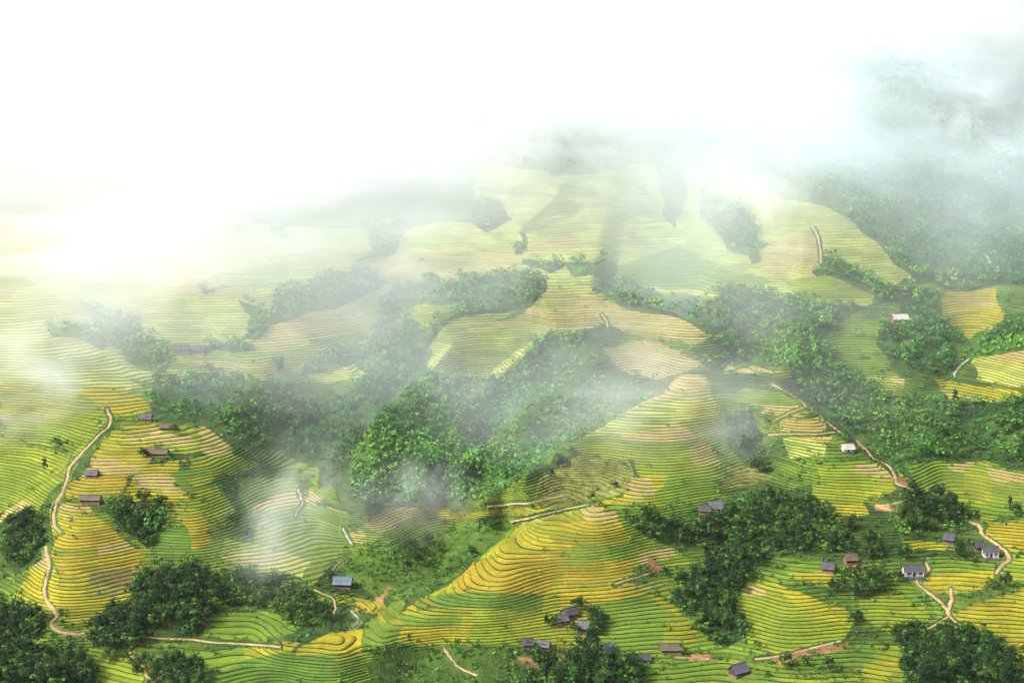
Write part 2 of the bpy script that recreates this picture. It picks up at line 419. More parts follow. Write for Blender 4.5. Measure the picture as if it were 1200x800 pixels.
 ('g:bush', [(610,500),(650,468),(700,440),(760,448),(765,466),(700,508),(640,543),(560,585),(520,592),(512,577),(560,540)]),
 ('g:bush', [(620,400),(660,390),(705,415),(665,450),(620,480),(600,470)]),
 ('g:wood', [(340,480),(420,455),(440,440),(500,425),(425,510),(408,555),(380,572),(338,530)]),
 ('g:wood', [(858,338),(960,358),(1000,368),(950,405),(1000,432),(920,432),(840,420),(828,380)]),
 ('g:wood', [(1060,330),(1100,345),(1105,380),(1140,398),(1110,440),(1060,440),(1030,400),(1055,372)]),
 ('g:wood', [(860,-200),(1520,-200),(1520,340),(1180,338),(1100,342),(1060,320),(1000,250),(930,215),(860,205)]),
 ('g:wood', [(-320,-200),(898,-200),(900,210),(800,200),(600,205),(300,225),(-320,250)]),
 ('g:bush', [(1150,400),(1175,372),(1520,360),(1520,405),(1200,410),(1135,422)]),
 ('g:wood', [(698,338),(760,340),(840,368),(862,392),(836,396),(780,372),(735,358)]),
 ('g:wood', [(640,392),(680,395),(690,400),(650,430),(625,420)]),
 ('g:wood', [(845,490),(870,480),(892,520),(896,560),(880,556),(862,525)]),
 ('g:meadow', [(400,645),(470,636),(540,612),(600,606),(560,646),(520,676),(480,696),(440,690),(410,680)]),
 ('g:grass', [(462,759),(500,762),(560,758),(640,756),(690,762),(660,772),(610,785),(610,830),(405,830),(432,796),(428,778)]),
 ('g:grass', [(735,668),(758,655),(770,672),(745,690)]),
 ('g:soil', [(752,652),(770,668),(760,676),(748,664)]),
 ('g:soil', [(612,768),(660,762),(690,775),(672,784),(640,782)]),
 ('g:soil', [(1050,558),(1066,560),(1062,572),(1052,566)]),
 ('g:soil', [(446,695),(462,678),(462,684),(450,700)]),
 ('g:soil', [(900,772),(990,750),(995,757),(910,780)]),
 ('g:soil', [(805,766),(830,768),(830,774),(806,773)]),
 ('g:soil', [(1000,655),(1020,660),(1020,675),(1005,672)]),
 ('g:soil', [(1030,590),(1060,592),(1050,600),(1032,598)]),
 ('g:drygrass', [(640,555),(690,530),(740,540),(748,562),(720,578),(650,592),(620,590)]),
 ('g:drygrass', [(860,545),(900,560),(880,575),(858,575)]),
]
PATHS = [  # width in metres, line
 (2.0, [(125,478),(131,488),(128,500),(118,507),(100,526),(90,538),(82,548),(80,560),(73,580),(66,590),(63,605),(66,617),(73,624)]),
 (2.2, [(54,640),(59,660),(56,675),(52,690),(55,703),(65,714),(67,722),(60,728),(62,735),(72,740),(90,743),(105,741)]),
 (1.6, [(150,742),(185,747),(225,747),(250,751),(300,754),(330,757)]),
 (1.8, [(152,764),(160,772),(170,780),(171,790),(184,795),(176,803)]),
 (1.8, [(905,452),(925,462),(940,472),(945,478)]),
 (1.4, [(905,495),(930,483),(945,478)]),
 (2.0, [(968,495),(980,504),(990,512),(1003,516),(1013,525),(1022,537),(1040,546),(1049,556),(1050,568),(1060,571),(1072,577),(1070,584),(1058,588),(1040,592),(1027,593),(1040,597),(1058,600)]),
 (1.2, [(1003,517),(1008,524),(1018,530)]),
 (1.2, [(900,510),(930,510),(960,509),(978,507)]),
 (2.4, [(1132,610),(1148,616),(1152,628),(1165,636),(1180,645),(1184,655),(1172,664),(1167,672)]),
 (1.8, [(1085,659),(1090,668),(1080,675),(1072,678),(1078,687),(1090,696),(1102,705),(1110,714),(1112,722)]),
 (2.0, [(1114,690),(1116,703),(1112,713),(1112,722),(1120,729),(1136,739)]),
 (1.6, [(1112,722),(1100,730),(1086,737)]),
 (1.4, [(705,370),(711,378),(712,386)]),
 (1.4, [(519,758),(527,768),(534,779),(545,786),(560,792)]),
 (1.4, [(720,685),(745,678),(768,670)]),
 (1.4, [(790,770),(815,771),(830,772)]),
 (1.6, [(885,772),(920,768),(960,758),(985,752)]),
 (1.2, [(368,690),(390,700),(394,712),(390,720)]),
 (1.3, [(600,609),(640,600),(665,594),(690,590)]),
 (1.6, [(952,262),(960,280),(962,300),(962,312)]),
 (1.5, [(570,592),(600,588),(620,588),(660,578)]),
]
STREAMS = [
 (.9, [(349,573),(352,580),(356,590),(347,599),(346,606)]),
 (1.5, [(403,619),(408,631),(414,640)]),
 (.6, [(402,656),(390,667),(383,679)]),
 (1.2, [(412,715),(420,722),(421,728),(412,735)]),
 (2.4, [(1152,296),(1158,299),(1161,309)]),
 (2.6, [(1170,222),(1173,230)]),
 (1.8, [(1136,420),(1128,427),(1120,436),(1118,443)]),
]

# --- evaluate land use on the grid
wu = UU + 22 * fbm(XX / 34, YY / 34, 2, 4)
wv = VV + 9 * fbm(XX / 34, YY / 34, 9, 4)
def zone_of(u, v):
    z = np.full(u.shape, -1, dtype=np.int32)
    for i, (kind, poly) in enumerate(ZONES):
        a = np.array(poly)
        bb = (u >= a[:, 0].min()) & (u <= a[:, 0].max()) & (v >= a[:, 1].min()) & (v <= a[:, 1].max())
        if not bb.any(): continue
        ix = np.nonzero(bb)
        ins = in_poly(u[ix], v[ix], poly)
        z[tuple(k[ins] for k in ix)] = i
    return z
ZG = zone_of(wu, wv)
IS_T = np.array([k.startswith('t:') for k, _ in ZONES] + [False])
mask = IS_T[ZG].astype(float)
open_g = np.isin(np.array([k for k, _ in ZONES] + [''])[ZG], ['', 'g:drygrass'])
mask = np.where(open_g & (VV > 330), np.clip(.85 + .9 * fbm(XX / 60, YY / 60, 1, 2), .35, 1), mask)
path_d = np.full(UU.shape, 1e9)
for w, pts in PATHS + STREAMS:
    path_d = np.minimum(path_d, seg_dist(UU, VV, pts))
mask *= np.clip((path_d - 3) / 4, 0, 1)
HSTEP = 0.74
# the steps are taller on the upper, steeper slopes
_zt = np.arange(-100, 1200, 1.0)
_wt = np.cumsum(1 / np.interp(_zt, [75, 105, 140, 185], [.86, .95, 1.25, 1.6]))
def z_to_w(z): return np.interp(z, _zt, _wt)
def w_to_z(w): return np.interp(w, _wt, _zt)
mask[(UU < -110) | (UU > 1310) | (VV > 850) | ((VV < 262) & (UU < 560))] = 0
DRIFT = 2.2 * fbm(XX / 110, YY / 110, 14, 2) + .75 * fbm(XX / 30, YY / 30, 15, 2) + .34 * fbm(XX / 11, YY / 11, 5, 2)

# ------------------------------------------------------------------ cut the slopes into steps
SA, SB = 0.09, 0.30
_bp = np.array([0, SA, SB])
def slab(w):
    k = np.floor(w); f = w - k
    return (3 * k + (f >= SA) + (f >= SB)).astype(np.int64)
def bound(q):
    return q // 3 + _bp[q % 3]
def stepped(w):
    k = np.floor(w); f = w - k
    return k + np.interp(f, [0, SA, SB, 1], [0, .42, .92, 1.0])

ni, nj = UU.shape
idx = np.arange(ni * nj).reshape(ni, nj)
a, b, c, d = idx[:-1, :-1].ravel(), idx[:-1, 1:].ravel(), idx[1:, 1:].ravel(), idx[1:, :-1].ravel()
alt = ((np.arange(ni - 1)[:, None] + np.arange(nj - 1)[None, :]) % 2 == 0).ravel()
t1 = np.where(alt[:, None], np.stack([a, d, c], 1), np.stack([a, d, b], 1))
t2 = np.where(alt[:, None], np.stack([a, c, b], 1), np.stack([b, d, c], 1))
TRI = np.concatenate([t1, t2])
ATT = np.stack([XX.ravel(), YY.ravel(), ZZ.ravel(), mask.ravel(), UU.ravel(), VV.ravel(), wu.ravel(), wv.ravel(), (z_to_w(ZZ) + DRIFT).ravel(), DRIFT.ravel()], 1)
terr = mask.ravel()[TRI].max(1) > 0.01
# triangles on the edge of a field are divided so that the edge runs clean
zv = ZG.ravel()[TRI]
edge = terr & (zv.max(1) != zv.min(1)) & (ATT[TRI[:, 0], 4] > -40) & (ATT[TRI[:, 0], 4] < 1240) & (ATT[TRI[:, 0], 5] > 340) & (ATT[TRI[:, 0], 5] < 830)
def quarter(tt):
    global ATT
    m = []
    for p_, q_ in ((0, 1), (1, 2), (2, 0)):
        m.append(np.arange(len(tt)) + len(ATT)); ATT = np.concatenate([ATT, (ATT[tt[:, p_]] + ATT[tt[:, q_]]) / 2])
    x, y, z = m
    return np.concatenate([np.stack([tt[:, 0], x, z], 1), np.stack([x, tt[:, 1], y], 1), np.stack([z, y, tt[:, 2]], 1), np.stack([x, y, z], 1)])
fine = quarter(TRI[edge])
near = ATT[fine[:, 0], 5] > 540
fine = np.concatenate([fine[~near], quarter(fine[near])])
TRI = np.concatenate([TRI[~edge], fine]); terr = np.concatenate([terr[~edge], np.ones(len(fine), bool)])
plain = TRI[~terr]
T = TRI[terr]
w = ATT[T, 8]
o = np.argsort(w, 1)
T = np.take_along_axis(T, o, 1)
w = np.take_along_axis(w, o, 1)
w[:, 1] += 1e-9; w[:, 2] += 2e-9
q0, q1 = slab(w[:, 0]), slab(w[:, 2] - 1e-9)
n = q1 - q0 + 1
rep = np.repeat(np.arange(len(T)), n)
q = np.repeat(q0, n) + (np.arange(n.sum()) - np.repeat(np.cumsum(n) - n, n))
w0, w1, w2 = w[rep].T
lo, hi = np.maximum(bound(q), w0), np.minimum(bound(q + 1), w2)
A0, A1, A2 = ATT[T[rep, 0]], ATT[T[rep, 1]], ATT[T[rep, 2]]
def longe(t):
    s = ((t - w0) / (w2 - w0))[:, None]; r = A0 + (A2 - A0) * s; r[:, 8] = t; return r
def short(t):
    s1 = np.clip((t - w0) / np.maximum(w1 - w0, 1e-9), 0, 1)[:, None]
    s2 = np.clip((t - w1) / np.maximum(w2 - w1, 1e-9), 0, 1)[:, None]
    r = np.where((t <= w1)[:, None], A0 + (A1 - A0) * s1, A1 + (A2 - A1) * s2); r[:, 8] = t; return r
Ll, Lh, Pl, Ph = longe(lo), longe(hi), short(lo), short(hi)
hasm = (lo < w1) & (w1 < hi)
M = np.where(hasm[:, None], A1, Pl)
tris = np.stack([np.stack([Ll, Pl, M], 1), np.stack([Ll, M, Ph], 1), np.stack([Ll, Ph, Lh], 1)], 1)   # n,3,3,att
qq = np.repeat(q, 3)
tris = tris.reshape(-1, 3, ATT.shape[1])
area = (tris[:, 1, 0] - tris[:, 0, 0]) * (tris[:, 2, 1] - tris[:, 0, 1]) - (tris[:, 1, 1] - tris[:, 0, 1]) * (tris[:, 2, 0] - tris[:, 0, 0])
ok = np.abs(area) > 1e-4
tris, qq, area = tris[ok], qq[ok], area[ok]
tris[area < 0] = tris[area < 0][:, [0, 2, 1]]
pl = ATT[plain]
ar = (pl[:, 1, 0] - pl[:, 0, 0]) * (pl[:, 2, 1] - pl[:, 0, 1]) - (pl[:, 1, 1] - pl[:, 0, 1]) * (pl[:, 2, 0] - pl[:, 0, 0])
pl[ar < 0] = pl[ar < 0][:, [0, 2, 1]]
tris = np.concatenate([tris, pl]); qq = np.concatenate([qq, np.full(len(pl), -1)])
zst = w_to_z(stepped(tris[:, :, 8]) - tris[:, :, 9] - 0.35)
mm = tris[:, :, 3]
zfin = mm * zst + (1 - mm) * tris[:, :, 2]
PV = np.stack([tris[:, :, 0], tris[:, :, 1], zfin], -1)
cen = tris.mean(1)
zid = zone_of(cen[:, 6], cen[:, 7])
stepk = np.where(qq >= 0, qq // 3, -1)
part = np.where(qq >= 0, qq % 3, -1)
is_t = (IS_T[zid] | (zid < 0)) & (qq >= 0) & (cen[:, 3] > 0.3)

# colours of the crop and of the ground (what grows there, upper slopes also lightened for haze)
def hash01(*k):
    h = np.zeros(len(k[0]), dtype=np.uint64)
    for i, x in enumerate(k):
        h = (h ^ (x.astype(np.int64).astype(np.uint64) + np.uint64(0x9E3779B97F4A7C15 + i * 7919))) * np.uint64(0xBF58476D1CE4E5B9)
        h ^= h >> np.uint64(29)
    return (h % np.uint64(1000003)).astype(float) / 1000003.0
cx, cy = cen[:, 0], cen[:, 1]
# plots: a run of steps farmed together, about 40 m long
plot_x = np.floor((cx + 30 * fbm(cx / 45, cy / 45, 4, 3) + .5 * cy) / 36 + .8 * hash01(np.floor(stepk / 5), zid))
plot_k = np.floor((stepk + 5 * fbm(cx / 60, cy / 60, 8, 3)) / 4)
h1 = hash01(plot_x, plot_k, zid)
h2 = hash01(np.floor((cx + 10 * hash01(stepk)) / 22), stepk, zid + 5)
base = np.array([RICE[k[2:]] if k[:2] == 't:' else GROUND[k[2:]] for k, _ in ZONES] + [GROUND['scrub']])
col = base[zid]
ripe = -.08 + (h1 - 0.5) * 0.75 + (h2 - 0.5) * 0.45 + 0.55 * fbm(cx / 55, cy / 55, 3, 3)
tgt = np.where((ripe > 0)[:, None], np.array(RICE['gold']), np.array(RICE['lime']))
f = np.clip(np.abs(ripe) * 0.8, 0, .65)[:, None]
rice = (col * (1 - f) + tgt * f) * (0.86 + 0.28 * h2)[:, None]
wild = zid < 0
wl_ = np.clip(.38 + 1.5 * fbm(cx / 48, cy / 48, 13, 3) + .5 * (h1 - .5), 0, 1)[:, None]
wc = (np.array(GROUND['scrub']) * (1 - wl_) + np.array(RICE['lime']) * wl_) * (.8 + .4 * h2)[:, None]
wy = np.clip((fbm(cx / 70, cy / 70, 2, 3) + .25 * (h1 - .5) - .12) * 3, 0, .8)[:, None]
wc = wc * (1 - wy) + np.array(RICE['ygreen']) * wy
rice[wild] = wc[wild]
odd = ~wild & (h1 > .955) & (cen[:, 5] < 700)
rice[odd] = np.array(RICE['tan']) * .9
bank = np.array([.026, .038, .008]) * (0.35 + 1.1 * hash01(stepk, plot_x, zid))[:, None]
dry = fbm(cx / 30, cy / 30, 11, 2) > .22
bank = bank + (rice * .72 - bank) * np.clip((420 - cen[:, 5]) / 150, 0, .75)[:, None]     # upper banks faded toward the crop: haze's low contrast put into colour
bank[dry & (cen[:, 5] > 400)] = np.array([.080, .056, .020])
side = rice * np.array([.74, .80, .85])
def ground_colour(x, y, z_, w_, m3):
    g = fbm(x / 22, y / 22, 6, 4)[:, None]
    c = base[z_] * (1 + 0.9 * g)
    open_ = (z_ < 0)[:, None]
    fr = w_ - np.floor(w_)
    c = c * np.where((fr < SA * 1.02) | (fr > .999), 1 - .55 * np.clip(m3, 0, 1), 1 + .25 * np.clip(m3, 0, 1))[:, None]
    m_ = np.clip(fbm(x / 60, y / 60, 13, 3) * 2.2 + .25, 0, .9)[:, None] * open_
    c = c * (1 - m_) + np.array(GROUND['meadow']) * m_
    m_ = np.clip((fbm(x / 35, y / 35, 10, 3) - .25) * 4, 0, .7)[:, None] * open_
    return np.clip(c * (1 - m_) + np.array(GROUND['drygrass']) * m_, .01, .6)
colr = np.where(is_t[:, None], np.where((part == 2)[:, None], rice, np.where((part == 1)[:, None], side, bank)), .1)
colr = np.clip(colr, .01, .6)

# ------------------------------------------------------------------ materials
def mat(name):
    m = bpy.data.materials.new(name); m.use_nodes = True
    t = m.node_tree; t.nodes.clear()
    out = t.nodes.new('ShaderNodeOutputMaterial')
    p = t.nodes.new('ShaderNodeBsdfPrincipled')
    t.links.new(p.outputs[0], out.inputs['Surface'])
    return m, t, p
def vary(t, src, scale, lo, hi, detail=4, rough=.6, coord='Object'):
    """multiply a colour by a noise between lo and hi"""
    tc = t.nodes.new('ShaderNodeTexCoord')
    nz = t.nodes.new('ShaderNodeTexNoise'); nz.inputs['Scale'].default_value = scale; nz.inputs['Detail'].default_value = detail; nz.inputs['Roughness'].default_value = rough
    t.links.new(tc.outputs[coord], nz.inputs['Vector'])
    mr = t.nodes.new('ShaderNodeMapRange'); mr.inputs['From Min'].default_value = .3; mr.inputs['From Max'].default_value = .7
    mr.inputs['To Min'].default_value = lo; mr.inputs['To Max'].default_value = hi
    t.links.new(nz.outputs['Fac'], mr.inputs['Value'])
    mx = t.nodes.new('ShaderNodeVectorMath'); mx.operation = 'SCALE'
    t.links.new(src, mx.inputs[0]); t.links.new(mr.outputs[0], mx.inputs['Scale'])
    return mx.outputs[0], nz
def tint_mat(name, layers, rough=.9, bump=None):
    m, t, p = mat(name)
    at_ = t.nodes.new('ShaderNodeAttribute'); at_.attribute_name = 'tint'
    c_ = at_.outputs['Color']
    nz = None
    for (s, l, h) in layers: c_, nz = vary(t, c_, s, l, h)
    t.links.new(c_, p.inputs['Base Color'])
    p.inputs['Roughness'].default_value = rough
    p.inputs['Specular IOR Level'].default_value = .15
    if bump:
        b = t.nodes.new('ShaderNodeBump'); b.inputs['Distance'].default_value = bump
        t.links.new(nz.outputs['Fac'], b.inputs['Height']); t.links.new(b.outputs[0], p.inputs['Normal'])
    return m
def flat_mat(name, colour, layers=(), rough=.8, metallic=0):
    m, t, p = mat(name)
    c_ = t.nodes.new('ShaderNodeRGB'); c_.outputs[0].default_value = (*colour, 1); c_ = c_.outputs[0]
    for (s, l, h) in layers: c_, _ = vary(t, c_, s, l, h)
    t.links.new(c_, p.inputs['Base Color'])
    p.inputs['Roughness'].default_value = rough; p.inputs['Metallic'].default_value = metallic
    p.inputs['Specular IOR Level'].default_value = .2
    return m
M_RICE = tint_mat('rice', [(.06, .8, 1.2), (.55, .78, 1.22)], .85, .25)
M_GROUND = tint_mat('hill_ground', [(.03, .75, 1.25), (.25, .6, 1.4), (.9, .7, 1.3)], .95, .6)
M_LEAF = tint_mat('foliage', [(.35, .7, 1.3)], .8)
M_TRUNK = flat_mat('bark', (.10, .075, .05), [(2.0, .7, 1.3)])
M_PATH = flat_mat('path_earth', (.34, .235, .13), [(.12, .55, 1.3), (1.5, .75, 1.2)], .95)
M_WATER = flat_mat('white_water', (.27, .28, .27), [(.5, .35, 1.4), (3, .6, 1.3)], .4)

def weld(Vt, idx=False):
    key = np.round(Vt.reshape(-1, 3) * 500).astype(np.int64)
    hk = (key[:, 0] * 73856093) ^ (key[:, 1] * 19349663 << 1) ^ (key[:, 2] * 83492791 << 2)
    _, first, inv = np.unique(hk, return_index=True, return_inverse=True)
    r = (Vt.reshape(-1, 3)[first], inv.reshape(-1, 3))
    return (*r, first) if idx else r
def terrain_obj(name, sel, m, parent=None, ground=False):
    if ground:          # grass, scrub, wood floor and soil run into one another: a colour per vertex
        Vw, Tw, first = weld(PV[sel], True)
        at_v = tris[sel].reshape(-1, tris.shape[2])[first]
        zv_ = zone_of(at_v[:, 6], at_v[:, 7])
        zv_[IS_T[zv_]] = -1
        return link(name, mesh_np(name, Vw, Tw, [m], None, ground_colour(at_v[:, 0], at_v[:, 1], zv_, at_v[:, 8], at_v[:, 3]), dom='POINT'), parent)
    Vw, Tw = weld(PV[sel])
    return link(name, mesh_np(name, Vw, Tw, [m], None, colr[sel]), parent)

ground_sel = np.nonzero(~is_t)[0]
terrain = tag(terrain_obj('terrain', ground_sel, M_GROUND, None, True), kind='structure')
# every step of a field is a piece of the hillside: the 300 that show largest on their own, the rest together
ts = np.nonzero(is_t)[0]
tu, tv = tris[ts, :, 4], tris[ts, :, 5]
scr = np.abs((tu[:, 1] - tu[:, 0]) * (tv[:, 2] - tv[:, 0]) - (tu[:, 2] - tu[:, 0]) * (tv[:, 1] - tv[:, 0])) / 2
vis = (cen[ts, 4] > 0) & (cen[ts, 4] < 1200) & (cen[ts, 5] > 350) & (cen[ts, 5] < 800)
gid = zid[ts].astype(np.int64) * 4096 + (stepk[ts] + 1024)
ug, inv = np.unique(gid, return_inverse=True)
size = np.bincount(inv, weights=scr * vis)
order = np.argsort(-size)
top = order[:299]
rank = np.full(len(ug), -1); rank[top] = np.arange(len(top))
rk = rank[inv]
for i in range(len(top)):
    terrain_obj('rice_paddy', ts[rk == i], M_RICE, terrain)
tag(terrain_obj('rice_terraces', ts[rk < 0], M_RICE, terrain), kind='stuff')
print('terrain tris', len(PV), 'paddies', len(ug), 'cut size', size[top].min())

# ------------------------------------------------------------------ paths and streams, laid on the ground
def ribbon(name, pts, width, m, lift=.22, jitter=.25):
    pts = np.array(pts, float)
    seg = np.hypot(*(pts[1:] - pts[:-1]).T); s = np.concatenate([[0], np.cumsum(seg)])
    t = np.linspace(0, s[-1], max(3, int(s[-1] / 2.0)))
    pu, pv = np.interp(t, s, pts[:, 0]), np.interp(t, s, pts[:, 1])
    for _ in range(2):
        pu[1:-1] = .25 * pu[:-2] + .5 * pu[1:-1] + .25 * pu[2:]; pv[1:-1] = .25 * pv[:-2] + .5 * pv[1:-1] + .25 * pv[2:]
    p = at(pu, pv)
    p[:, :2] += (rng.random((len(p), 2)) - .5) * .5
    tan = np.gradient(p, axis=0); tan[:, 2] = 0; tan /= np.linalg.norm(tan, axis=1)[:, None] + 1e-9
    nrm = np.stack([-tan[:, 1], tan[:, 0], np.zeros(len(p))], 1)
    wl, wr = [width * .40 * (1 + jitter * (rng.random(len(p)) - .5) * 2 + .5 * fbm(t / 16, t * 0 + width + q_, 5, 2))[:, None] for q_ in range(2)]
    L, Rr = p + nrm * wl, p - nrm * wr
    L[:, 2] += lift; Rr[:, 2] += lift; p[:, 2] += lift + .06
    L2, R2 = L.copy(), Rr.copy(); L2[:, 2] -= lift + .6; R2[:, 2] -= lift + .6
    V = np.concatenate([L2, L, p, Rr, R2]); nn = len(p); Q = []
    for r in range(4):
        i = np.arange(nn - 1) + r * nn
        Q.append(np.stack([i, i + nn, i + nn + 1, i + 1], 1))
    return tag(link(name, mesh_np(name, V, np.concatenate(Q), [m])), kind='structure')
for w_, pts in PATHS: ribbon('path', pts, w_, M_PATH)
for w_, pts in STREAMS: ribbon('stream', pts, w_, M_WATER, .3, .6)
# ------------------------------------------------------------------ foliage
LEAF_DARK, LEAF_MID, LEAF_LIGHT = np.array([.008, .028, .007]), np.array([.026, .068, .012]), np.array([.080, .155, .020])
def leaves(cen_, nrm_, size, r, aspect=.6):
    """a quad per leaf clump: centres, facing, size"""
    n = len(cen_)
    nrm_ = nrm_ / (np.linalg.norm(nrm_, axis=1)[:, None] + 1e-9)
    a = r.normal(size=(n, 3)); a -= nrm_ * (a * nrm_).sum(1)[:, None]; a /= np.linalg.norm(a, axis=1)[:, None] + 1e-9
    b = np.cross(nrm_, a)
    sz = (size * (.6 + .8 * r.random(n)))[:, None]
    V = np.stack([cen_ - a * sz, cen_ - b * sz * aspect + nrm_ * sz * .12, cen_ + a * sz, cen_ + b * sz * aspect], 1)
    return V
def crown(seed, rad, hgt, z0, clumps, per, size, tone=(.5, .3, .2), droop=.0):
    """leaf clumps spread through an uneven crown; returns quads (n,4,3) and tints"""
    r = np.random.default_rng(seed)
    d = r.normal(size=(clumps, 3)); d[:, 2] = np.abs(d[:, 2]) * 1.0 - .35
    d /= np.linalg.norm(d, axis=1)[:, None]
    lump = 1 + .45 * np.sin(d[:, 0] * 4 + seed) * np.cos(d[:, 1] * 5 + seed * 2) + .15 * r.normal(size=clumps)
    rr = (.45 + .55 * r.random(clumps) ** .6) * lump
    cc = d * rr[:, None] * np.array([rad, rad, hgt * .5]) + np.array([0, 0, z0 + hgt * .45])
    cr = rad * (.22 + .2 * r.random(clumps))
    q = r.normal(size=(clumps, per, 3)); q /= np.linalg.norm(q, axis=2)[:, :, None]
    off = q * (r.random((clumps, per, 1)) ** .5) * cr[:, None, None] * np.array([1, 1, .7])
    P_ = (cc[:, None] + off).reshape(-1, 3)
    N_ = (q * .95 + d[:, None] * .6 + np.array([0, 0, .3]) + r.normal(size=q.shape) * .28).reshape(-1, 3)
    V = leaves(P_, N_, size, r)
    pick = r.choice(3, size=clumps, p=tone)
    tint = np.stack([LEAF_DARK, LEAF_MID, LEAF_LIGHT])[pick] * (.75 + .5 * r.random(clumps))[:, None]
    tint = np.repeat(tint, per, 0) * (.75 + .5 * r.random((clumps * per, 1)))
    return V, tint
def bamboo(seed, culms, hgt, per, size, tone):
    r = np.random.default_rng(seed); Vs, Ts = [], []
    for i in range(culms):
        a = r.random() * 6.283; lean = .15 + .75 * r.random(); h = hgt * (.7 + .4 * r.random())
        t = .35 + .75 * r.random(per)
        out = lean * h * .55 * t ** 2.2
        P_ = np.stack([np.cos(a) * out, np.sin(a) * out, h * (t - .35 * lean * t ** 3)], 1) + r.normal(size=(per, 3)) * .07 * hgt
        N_ = np.stack([np.cos(a) * np.ones(per) * .6, np.sin(a) * np.ones(per) * .6, .8 * np.ones(per)], 1) + r.normal(size=(per, 3)) * .5
        Vs.append(leaves(P_, N_, size, r, .32))
        c0 = np.stack([LEAF_DARK, LEAF_MID, LEAF_LIGHT])[r.choice(3, p=tone)] * (.8 + .4 * r.random())
        Ts.append(c0 * (.75 + .5 * r.random((per, 1))))
    return np.concatenate(Vs), np.concatenate(Ts)
def quads_mesh(name, V, tint, m):
    n = len(V)
    return mesh_np(name, V.reshape(-1, 3), np.arange(n * 4).reshape(n, 4), [m], None, tint)
def limb_tubes(segs, sides=6):
    """tapered tubes: list of (p0, r0, p1, r1)"""
    V, Q = [], []
    for p0, r0, p1, r1 in segs:
        p0, p1 = Vector(p0), Vector(p1); z = (p1 - p0).normalized(); x = z.orthogonal().normalized(); y = z.cross(x); b0 = len(V)
        for p, r_ in ((p0, r0), (p1, r1)):
            for k in range(sides):
                a_ = 6.2832 * k / sides; V.append(p + (x * math.cos(a_) + y * math.sin(a_)) * r_)
        for k in range(sides):
            k2 = (k + 1) % sides; Q.append((b0 + k, b0 + k2, b0 + sides + k2, b0 + sides + k))
    return np.array(V), np.array(Q)
def trunk_mesh(seed, hgt, rad, spread, n=5):
    r = random.Random(seed); segs = []
    p = Vector((0, 0, -1.2)); rr = rad
    for i in range(4):
        q_ = p + Vector((r.uniform(-.3, .3), r.uniform(-.3, .3), (hgt + 1.2) / 4)); segs.append((p, rr, q_, rr * .78)); p = q_; rr *= .78
        if i >= 1:
            for _ in range(2):
                a_ = r.uniform(0, 6.28); e = p + Vector((math.cos(a_) * spread * r.uniform(.4, .8), math.sin(a_) * spread * r.uniform(.4, .8), hgt * r.uniform(.15, .4)))
                segs.append((p, rr * .6, e, rr * .2))
    V, Q = limb_tubes(segs)
    return mesh_np('trunk', V, Q, [M_TRUNK])

KINDS = {}
for i in range(5):
    rad, hgt = [3.4, 4.0, 2.8, 3.2, 3.8][i], [7.0, 7.6, 7.4, 6.2, 6.6][i]
    V, tn = crown(20 + i, rad, hgt, 1.6, 40, 36, .29, [(.62, .3, .08), (.7, .25, .05), (.5, .4, .1), (.45, .4, .15), (.75, .2, .05)][i])
    KINDS.setdefault('broadleaf_tree', []).append((quads_mesh('crown', V, tn, M_LEAF), trunk_mesh(i, hgt * .55, .24, rad * .7)))
for i in range(3):
    V, tn = crown(50 + i, [2.9, 3.3, 2.5][i], [6.0, 5.4, 6.4][i], 1.2, 34, 34, .28, (.1, .45, .45))
    KINDS.setdefault('light_tree', []).append((quads_mesh('crown', V, tn, M_LEAF), trunk_mesh(20 + i, 3.2, .2, 2.0)))
for i in range(3):
    V, tn = bamboo(70 + i, 30, [8.0, 9.0, 7.0][i], 40, .42, [(.4, .45, .15), (.6, .35, .05), (.2, .5, .3)][i])
    r_ = random.Random(i); segs = []
    for k in range(14):
        a_ = r_.uniform(0, 6.28); o_ = Vector((math.cos(a_), math.sin(a_), 0)); segs.append((o_ * r_.uniform(.1, .7) + Vector((0, 0, -1)), .07, o_ * r_.uniform(.8, 2.0) + Vector((0, 0, 5.0)), .04))
    V2, Q2 = limb_tubes(segs, 5)
    KINDS.setdefault('bamboo_clump', []).append((quads_mesh('crown', V, tn, M_LEAF), mesh_np('culms', V2, Q2, [M_TRUNK])))
for i in range(2):
    V, tn = crown(90 + i, 1.7, 9.5, 1.0, 40, 26, .30, (.85, .15, 0))
    sc = np.clip(1.5 - V[:, :, 2:3] / 9.0, .25, 1.3); V[:, :, :2] *= sc
    KINDS.setdefault('conical_tree', []).append((quads_mesh('crown', V, tn, M_LEAF), trunk_mesh(40 + i, 7.5, .2, .8)))

TREE_AT = []
def plant(kind, u, v, scale, label, cat='tree', group=None, var=None):
    p = at1(u, v)
    var = random.randrange(len(KINDS[kind])) if var is None else var
    cm, tm = KINDS[kind][var]
    e = tag(empty('tree' if kind == 'light_tree' else kind, p + Vector((0, 0, -.3)), random.uniform(0, 6.28)), label, cat, group)
    s_ = scale * random.uniform(.95, 1.3)
    e.scale = (s_ * random.uniform(.9, 1.1), s_ * random.uniform(.9, 1.1), s_ * random.uniform(.92, 1.1))
    link('crown', cm, e); link('culms' if kind == 'bamboo_clump' else 'trunk', tm, e)
    TREE_AT.append((u, v))
    return e
def fill(poly, gap, seed):
    """spots at least gap apart inside an outline (gap in units of bearing; half that in dip)"""
    r = random.Random(seed); a = np.array(poly); got = []
    for _ in range(1400):
        u, v = r.uniform(a[:, 0].min(), a[:, 0].max()), r.uniform(a[:, 1].min(), a[:, 1].max())
        if in_poly(np.array([u]), np.array([v]), poly)[0] and all(((u - x) ** 2 + (1.5 * (v - y)) ** 2) > gap * gap for x, y in got): got.append((u, v))
    return got
